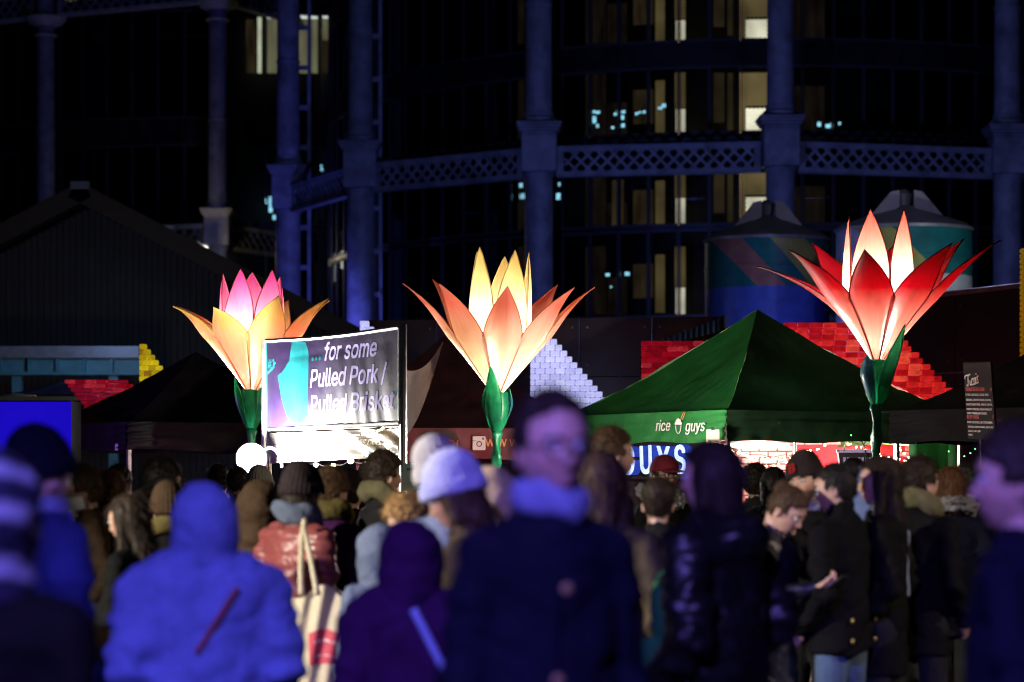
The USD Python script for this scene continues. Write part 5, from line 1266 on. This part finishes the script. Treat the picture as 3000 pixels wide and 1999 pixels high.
    if hat == 'cap':
        hp = part_head('cap', lambda X, Y, Z: np.maximum(E(X, Y, Z, (0, -.008, .035), (.092, .116, .110)), .030 - Z + .12 * Y), (-.12, -.15, -.02), (.12, .14, .17), .007, hatm)
        part_head('peak', lambda X, Y, Z: np.maximum(np.maximum(E(X, Y, Z, (0, .085, .045), (.082, .105, .5)), np.abs(Z - .048 + .55 * (Y - .1) ** 1 * .35 + 3 * X * X) - .006), .085 - Y), (-.1, .05, -.04), (.1, .22, .10), .006, hatm, parent=hp)
        if extra: t.part('cap_emblem', (lambda q: (Hd(q[0]), q[1]))(place(text('B', .046, .006, True), [.022, .093, .060], np.array([-1.0, -.12, 0]) / np.linalg.norm([1, .12]), [0, -.45, .89])), 'cloth_red', parent=hp)
    if hat == 'beanie' and extra: t.part('cap_emblem', (lambda q: (Hd(q[0]), q[1]))(place(text('B', .050, .006, True), [.020, .116, .062], np.array([-1.0, 0, 0]), np.array([0, -.30, .954]))), 'cloth_red')
    if hood == 'up':
        hp = part_head('hood', lambda X, Y, Z: np.maximum(smin(E(X, Y, Z, (0, -.022, .015), (.128, .148, .155)), cap(X, Y, Z, (0, -.03, -.06), (0, -.035, -.125), .112, .120, .95), .05), -smin(E(X, Y, Z, (0, .13, -.01), (.084, .12, .115)), E(X, Y, Z, (0, .0, -.0), (.088, .108, .128)), .02)), (-.22, -.26, -.30), (.22, .20, .22), .011, hoodm or coat, lambda v: .036 * (meshkit.fbm(v * [11, 11, 13] + seed, 3) - .5))
        if trim: part_head('fur_trim', lambda X, Y, Z: np.sqrt((np.sqrt((X / .092) ** 2 + ((Z + .0) / .125) ** 2) - 1) ** 2 * .011 + (Y - .085) ** 2) - .026, (-.15, .02, -.18), (.15, .15, .18), .010, trim, lambda v: .05 * (meshkit.fbm(v * 60, 2) - .5))
    elif trim:
        m = surface(lambda X, Y, Z: np.sqrt((np.sqrt(X ** 2 + ((Y + .02) / 1.1) ** 2) - .115) ** 2 + (Z - 1.50 - .3 * (-Y)) ** 2) - .042, (-.22, -.25, 1.35), (.22, .2, 1.66), .010); m = push(m, .06 * (meshkit.fbm(m[0] * 45 + seed, 2) - .5))
        t.part('fur_trim', (W(m[0]), m[1]), trim, smooth=True)
    if glasses:
        for s in (-1, 1):
            a = np.linspace(0, 2 * PI, 25)[:-1]; q = np.stack([s * .032 + .024 * np.cos(a), .105 - .010 * np.abs(np.cos(a)) * (np.cos(a) * s > 0), .006 + .020 * np.sin(a)], 1)
            gp = t.part('glasses_rim', (lambda m: (Hd(m[0]), m[1]))(tube(q, .0026, 6, closed=True)), 'eyeframe')
            t.part('glasses_arm', (lambda m: (Hd(m[0]), m[1]))(rod((s * .056, .094, .010), (s * .079, -.01, .008), .0024, 6)), 'eyeframe', parent=gp)
        if tint:
            for s in (-1, 1): t.part('lens', (lambda m: (Hd(m[0]), m[1]))(((lambda L: (L[0] @ np.array([[1, 0, 0], [0, 0, 1.0], [0, -1, 0]]) + [s * .032, .103, .006], L[1]))(revolve([(.0005, 0), (.022, 0), (.022, .0015), (.0005, .0015)], (0, 0, 0), 20)))), 'lens_tint')
        t.part('glasses_bridge', (lambda m: (Hd(m[0]), m[1]))(tube([(-.009, .105, .008), (0, .109, .011), (.009, .105, .008)], .0024, 6)), 'eyeframe')
    if mask: part_head('face_mask', lambda X, Y, Z: np.maximum(E(X, Y, Z, (0, .0, -.05), (.079, .112, .085)), np.maximum(.0 - Y, np.abs(Z + .052) - .045)), (-.1, -.02, -.12), (.1, .13, .02), .007, 'cloth_white')
    return t, W, Hd, arm

# ------------------------------------------------------------------ the crowd, nearest first
SCENE_PEOPLE = []
def P_(*a, **k): SCENE_PEOPLE.append(person(*a, **k)); return SCENE_PEOPLE[-1]
P_('person in round glasses, dark toggle coat and pale scarf, nearest and facing us', 1262, 893, 5.7, 199, 'cloth_navy', hair='short', hairm='hair_dark', glasses=True, scarf=('cloth_scarfblue', False, .76), arms=('down', 'down'), hem=.60, sub=5, res=.015, wide=.90,
   buttons=('button_wood', [(.0, 1.33), (.02, 1.13), (.03, .93), (-.03, .93)], False), hyaw=2, vol=.006, collar='high', hl=.094)
P_('person in dark coat with blurred profile at the edge, turned towards the crowd', 2352, 968, 6.0, 62, 'cloth_navy', hair='short', hairm='hair_dark', arms=('pocket', 'pocket'), hem=.6, sub=5, res=.016, wide=1.12, hyaw=18, vol=.02)
P_('person in dark blue beanie and blue scarf at the near edge', 84, 988, 8.0, -48, 'cloth_midblue', hat='beanie', hatm='cloth_navy', scarf=('cloth_scarfblue', False, .9), arms=('down', 'down'), hem=.55, res=.018, wide=1.1, bulk=.02)
P_('person with striped pale hood edge in black coat, nearest at the corner', -44, 1014, 4.9, -12, 'cloth_black', hood='up', hoodm='cloth_stripe', arms=('pocket', 'down'), hem=.5, res=.018, wide=1.1)
P_('person in pale blue hooded coat seen from behind with thin red strap', 470, 1106, 8.0, 8, 'cloth_blue', hood='up', arms=('down', 'down'), hem=.45, res=.016, wide=1.22, bulk=.045, strap=('cloth_maroon', (.116, 1.43), (-.03, 1.20), .010, True, .012), fem=True)
P_('person in dark purple hooded coat seen from behind with pale blue strap', 944, 1186, 8.0, 5, 'cloth_plum', hood='up', arms=('down', 'down'), hem=.5, res=.016, wide=1.06, bulk=.035, strap=('cloth_paleblue', (.0, 1.46), (.235, 1.0), .017, True, .05), fem=True)
P_('person in pale blue knitted hat looking down, beside the one in round glasses', 1082, 1034, 8.7, 76, 'cloth_olive', hat='beanie', hatm='cloth_knit_blue', hair='bob', hairm='hair_brown', arms=('pocket', 'pocket'), hem=.7, pitch=22, roll=0, fem=True, skin='skin_tan')
P_('person in light grey beanie beyond the pale blue knitted hat', 1036, 1002, 9.4, -20, 'cloth_steel', hat='beanie', hatm='cloth_knit_grey', hair='short', arms=('pocket', 'pocket'), hem=.7, pitch=8, roll=-20)
P_('person in beige hooded coat close behind the pale blue knitted hat', 1128, 1068, 9.3, 20, 'cloth_beige', hood='up', arms=('pocket', 'pocket'), hem=.7, fem=True)
P_('person in maroon quilted jacket, dark beanie and thick grey scarf', 683, 1066, 11.8, -42, 'nylon_maroon', hat='beanie', hatm='cloth_knit_dark', hair='bob', hairm='hair_dark', scarf=('cloth_steel', False), puff=1.0, hem=.72, arms=('pocket', 'down'), fem=True, res=.014, pitch=8)
P_('person with long glossy dark hair, pale face turned away from the lamp', 310, 1132, 11.0, 68, 'cloth_black', hair='long', hairm='hair_dark', arms=('phone', 'pocket'), hem=.6, fem=True, pitch=12, roll=0, strands=1600)
P_('person with curly fair hair and brightly lit forehead, among the woolly hats', 962, 1128, 11.2, 118, 'cloth_charcoal', hair='curly', hairm='hair_blond', hem=.7, fem=True, pitch=24, strands=1500, vol=.01)
P_('person with tousled dark hair and checked collar before the pale fascia', 876, 1033, 13.6, -62, 'cloth_charcoal', hair='short', hairm='hair_dark', scarf=('cloth_tartan', False), backpack='cloth_black', hem=.75, vol=.02, strands=1300)
P_('person in dark knitted hat before the banner, smaller than its neighbours', 806, 1083, 16.0, -15, 'cloth_black', hat='beanie', hatm='cloth_knit_dark', hem=.75)
P_('person with messy brown hair and two tone collar behind the maroon jacket', 757, 1068, 12.8, -35, 'cloth_plum', hair='short', hairm='hair_brown', scarf=('cloth_mustard', False), hem=.75, vol=.02)
P_('person with short fair hair lit from behind by the string bulbs', 838, 1072, 18.0, 10, 'cloth_charcoal', hair='short', hairm='hair_grey', hem=.75)
P_('person with bright rim round a dark head beside the work lamp', 504, 1066, 19.4, 0, 'cloth_charcoal', hair='short', hairm='hair_black', hem=.75, vol=.01, strands=1500)
P_('person half hidden, edge of hair lit, between the lamp and a rim lit head', 546, 1072, 19.0, -10, 'cloth_charcoal', hair='short', hairm='hair_dark', hem=.75, vol=.0)
P_('person with large dark hood up close under the work lamp', 597, 1100, 12.2, -10, 'cloth_brown', hood='up', hem=.75)
P_('person with pale cap bathed in the glare of the work lamp', 596, 1074, 16.5, 10, 'cloth_grey', hat='beanie', hatm='cloth_knit_grey', hem=.75)
P_('person with thick black curly hair and spectacles beside the black tent', 369, 1050, 13.4, -50, 'cloth_black', hair='short', hairm='hair_black', glasses=True, hem=.75, vol=.022, strands=1800, hyaw=-8)
P_('person in round dark hat and olive striped scarf, back turned', 386, 1110, 12.4, -5, 'cloth_black', hat='beanie', hatm='cloth_brown', scarf=('cloth_mustard', False), hem=.75)
P_('person with tufted hair, fair on top, and white face mask', 206, 1064, 13.2, 105, 'cloth_brown', hair='short', hairm='hair_brown', mask=True, hem=.75, vol=.02, pitch=14, strands=1500)
P_('person with wavy brown hair behind the white face mask', 256, 1078, 13.8, 18, 'cloth_brown', hair='bob', hairm='hair_auburn', hem=.75, fem=True)
P_('person with black hair, only the crown visible, before the black tent', 272, 1066, 16.5, 0, 'cloth_black', hair='short', hairm='hair_black', hem=.75, vol=.01)
P_('person in grey blue coat squeezed between the maroon jacket and the purple hood', 872, 1196, 10.8, 20, 'cloth_steel', hood='up', wide=.92, hem=.65, fem=True)
P_('person with cropped brown hair and lit ear, tall, under the green valance', 1398, 980, 12.0, -72, 'cloth_charcoal', hair='short', hairm='hair_brown', hem=.75, vol=.006)
P_('person with long brown hair and olive coat behind the toggle coat', 1380, 1034, 9.2, -20, 'cloth_olive', hair='long', hairm='hair_brown', hem=.45, fem=True, arms=('pocket', 'pocket'), res=.016, wide=1.08)
P_('person in maroon cap with glasses and dark beard near the letter sign', 1524, 1044, 16.2, -142, 'cloth_black', skin='skin_dark', hat='cap', hatm='cloth_cap_maroon', hair='short', hairm='hair_black', glasses=True, beard=True, hem=.75, trim='cloth_grey', hyaw=-10)
P_('person with fluffy dark hair, back turned, below the maroon cap', 1512, 1100, 11.8, 0, 'cloth_charcoal', hair='up', hairm='hair_dark', hem=.75, fem=True)
P_('person with thick dark hair and big black quilted coat, cheek lit', 1646, 1012, 8.3, 52, 'nylon_black', hair='bob', hairm='hair_dark', hood='down', puff=.8, hem=.5, fem=True, arms=('pocket', 'pocket'), res=.016, wide=1.15, hyaw=12)
P_('person in green jacket partly hidden by the black quilted coat', 1552, 1300, 8.9, 10, 'cloth_green', hood='up', hem=.5, fem=True)
PH = P_('person looking down at a phone, brown hair, dark navy coat', 1776, 1100, 11.6, -125, 'nylon_navy', hair='bun', hairm='hair_brown', hem=.6, fem=True, pitch=34, arms=('pocket', 'phone'), hand_grip=1.05, sub=5, strands=1300)
PE = P_('person in dark knitted cap with red letter B, eating', 1866, 1040, 13.2, 142, 'cloth_black', hat='beanie', hatm='cloth_knit_dark', extra=1.0, hair='short', hairm='hair_black', beard=True, hem=.75, arms=('eat', 'hold'), hand_grip=1.05, roll=12, pitch=4, sub=5)
P_('person in long black wool coat with brass buttons and pinned up hair', 1934, 1062, 11.6, 48, 'cloth_black', hair='bun', hairm='hair_black', hem=.84, fem=True, arms=('pocket', 'phone'), trousers='cloth_denim', wide=1.12, res=.014, hyaw=22, pitch=8, strands=1400,
   buttons=('button_brass', [(-.10, 1.0), (-.10, .90), (.13, 1.0), (.13, .90)], True), collar='high')
P_('person with long straight dark brown hair in profile and blue bag strap', 2030, 1048, 11.8, 72, 'cloth_black', hair='long', hairm='hair_dark', hem=.7, fem=True, strap=('cloth_paleblue', (.11, 1.40), (.13, 1.08), .012, True), strands=1800, hyaw=10)
P_('person with short dark hair, visible ear and tartan scarf', 2108, 1047, 12.2, -38, 'cloth_black', hair='short', hairm='hair_dark', scarf=('cloth_tartan', False), hem=.75, vol=.010, hyaw=-20, strands=1600)
P_('person with ginger brown hair and grey fur collar, near the tent corner', 2184, 1071, 14.2, 5, 'cloth_navy', hair='bob', hairm='hair_auburn', hem=.75, fem=True, trim='cloth_grey')
P_('person with black hair half hidden below the dark canopy edge', 2226, 1062, 15.0, 20, 'cloth_black', hair='short', hairm='hair_black', hem=.75)
P_('person with dark curls in front of the pink bricks, crown only', 1735, 1070, 17.5, 0, 'cloth_charcoal', hair='curly', hairm='hair_dark', hem=.75)
P_('person with smooth dark hair before the tent pole, crown only', 1776, 1072, 17.0, -30, 'cloth_charcoal', hair='bob', hairm='hair_black', hem=.75, fem=True)
P_('person in bright blue hood behind the pinned up hair', 1980, 1068, 14.0, 20, 'cloth_blue', hood='up', hem=.75)
P_('person with tousled black hair before the hanging sign', 1962, 1052, 16.5, 0, 'cloth_black', hair='short', hairm='hair_black', hem=.75, vol=.02)

# things held and carried
_, Wp, Hp, arm = PH
w = arm[1][2]; q = Wp(np.array([w + [-.02, .10, .02]]))[0]
t = Thing('mobile_phone', 'dark mobile phone held in a hand between the navy and black coats', 'phone', q)
t.part('case', bevel_box(q, Rot.from_euler('xz', [35, -125], degrees=True).as_matrix().T, (.072, .145, .009), .004), 'black')
_, Wp, Hp, arm = PE
q = at(1846, 1178, 12.6)
t = Thing('food_tray', 'white takeaway food tray with lifted lid, held by the cap wearer', 'food tray', q)
R_ = Rot.from_euler('xz', [-12, 25], degrees=True).as_matrix().T
t.part('tray', cat(frame_box(q, R_, (.13, .13, .006)), frame_box(q + R_[1] * .065 + R_[2] * .02, R_, (.13, .004, .045)), frame_box(q - R_[1] * .065 + R_[2] * .02, R_, (.13, .004, .045)), frame_box(q + R_[0] * .067 + R_[2] * .02, R_, (.004, .125, .045)), frame_box(q - R_[0] * .067 + R_[2] * .02, R_, (.004, .125, .045))), 'white_paint')
t.part('lid', frame_box(q + [.10, .02, .055], Rot.from_euler('yz', [-32, 10], degrees=True).as_matrix().T, (.13, .12, .005)), 'white_paint')
fm = trimesh.creation.icosphere(3, .055); fm.apply_scale([1, 1, .6]); fv = np.array(fm.vertices); fv = fv * (1 + .3 * (meshkit.fbm(fv * 60, 2)[:, None] - .5)); t.part('food', (fv + q + [-.01, 0, .025], np.array(fm.faces)), 'cloth_cream', smooth=True)
# tote bag hung from the maroon jacket's shoulder
t0 = at(697, 1212, 11.5); tc = at(735, 1362, 11.3)
t = Thing('tote_bag', 'cream canvas tote bag with red printed panel on the maroon jacket shoulder', 'bag', at(737, 1480, 11.3))
wb, hb = 136 / F * 11.3, 225 / F * 11.3
def bag(u, w, s=1):
    x = (u - .5) * wb * (1 + .04 * np.sin(w * 5)) ; z = -hb * w - .02 * np.sin(u * 8) * (1 - w) + .018 * np.cos((u - .5) * 6) * (1 - w)
    y = -s * (.055 * np.sin(PI * np.clip(u, 0, 1)) ** .6 * (.35 + .65 * np.sin(PI * np.clip(w * .9 + .1, 0, 1)))) + .014 * np.sin(u * 19 + w * 7) * (1 - .4 * w)
    return tc + np.stack([x + .05 * w * .3, y, z], 1)
pm('canvas', (.62, .55, .38), .8, .12, 14, .35, 60, trans=.12)
front = grid(lambda u, w: bag(u, w), 44, 44); back = grid(lambda u, w: bag(u, w, -1), 44, 44, True)
bp = t.part('canvas_body', cat(front, back), 'canvas', smooth=True)
pm('canvas_red', (.50, .06, .09), .75, .15, 14, .3, 60)
def onbag(name, u0, u1, w0, w1, mat, off): t.part(name, grid(lambda u, w: bag(u0 + (u1 - u0) * u, w0 + (w1 - w0) * w) + [0, -off, 0], 24, 24), mat, smooth=True)
onbag('printed_panel', .30, 1.0, .41, .74, 'canvas_red', .004)
for (w0, n_, h) in ((.53, 8, .030), (.665, 9, .016)):       # the print is too soft to read: short strokes
    for i in range(n_):
        u0 = .40 + i * .052; t.part('print_mark', grid(lambda u, w: bag(u0 + .034 * u, w0 - h * (.6 + .4 * math.sin(i * 2.3)) * w) + [0, -.007, 0], 3, 3), 'print_white')
for a, b in (((693, 1366), -.004), ((728, 1366), .004)):
    e = at(*a, 11.25); mid = (t0 + e) / 2 + [b * 3, -.035, 0]; k = np.linspace(0, 1, 12)[:, None]
    Pp = (1 - k) ** 2 * t0 + 2 * k * (1 - k) * mid + k * k * e
    sv, sf = tube(Pp, .014, 8); t.part('strap', (sv, sf), 'canvas', smooth=True)
k = np.linspace(0, PI, 10); t.part('strap_top', tube(np.stack([t0[0] + .0 * k, t0[1] + .035 - .035 * np.cos(k) + .03, t0[2] + .03 * np.sin(k)], 1), .014, 8), 'canvas')
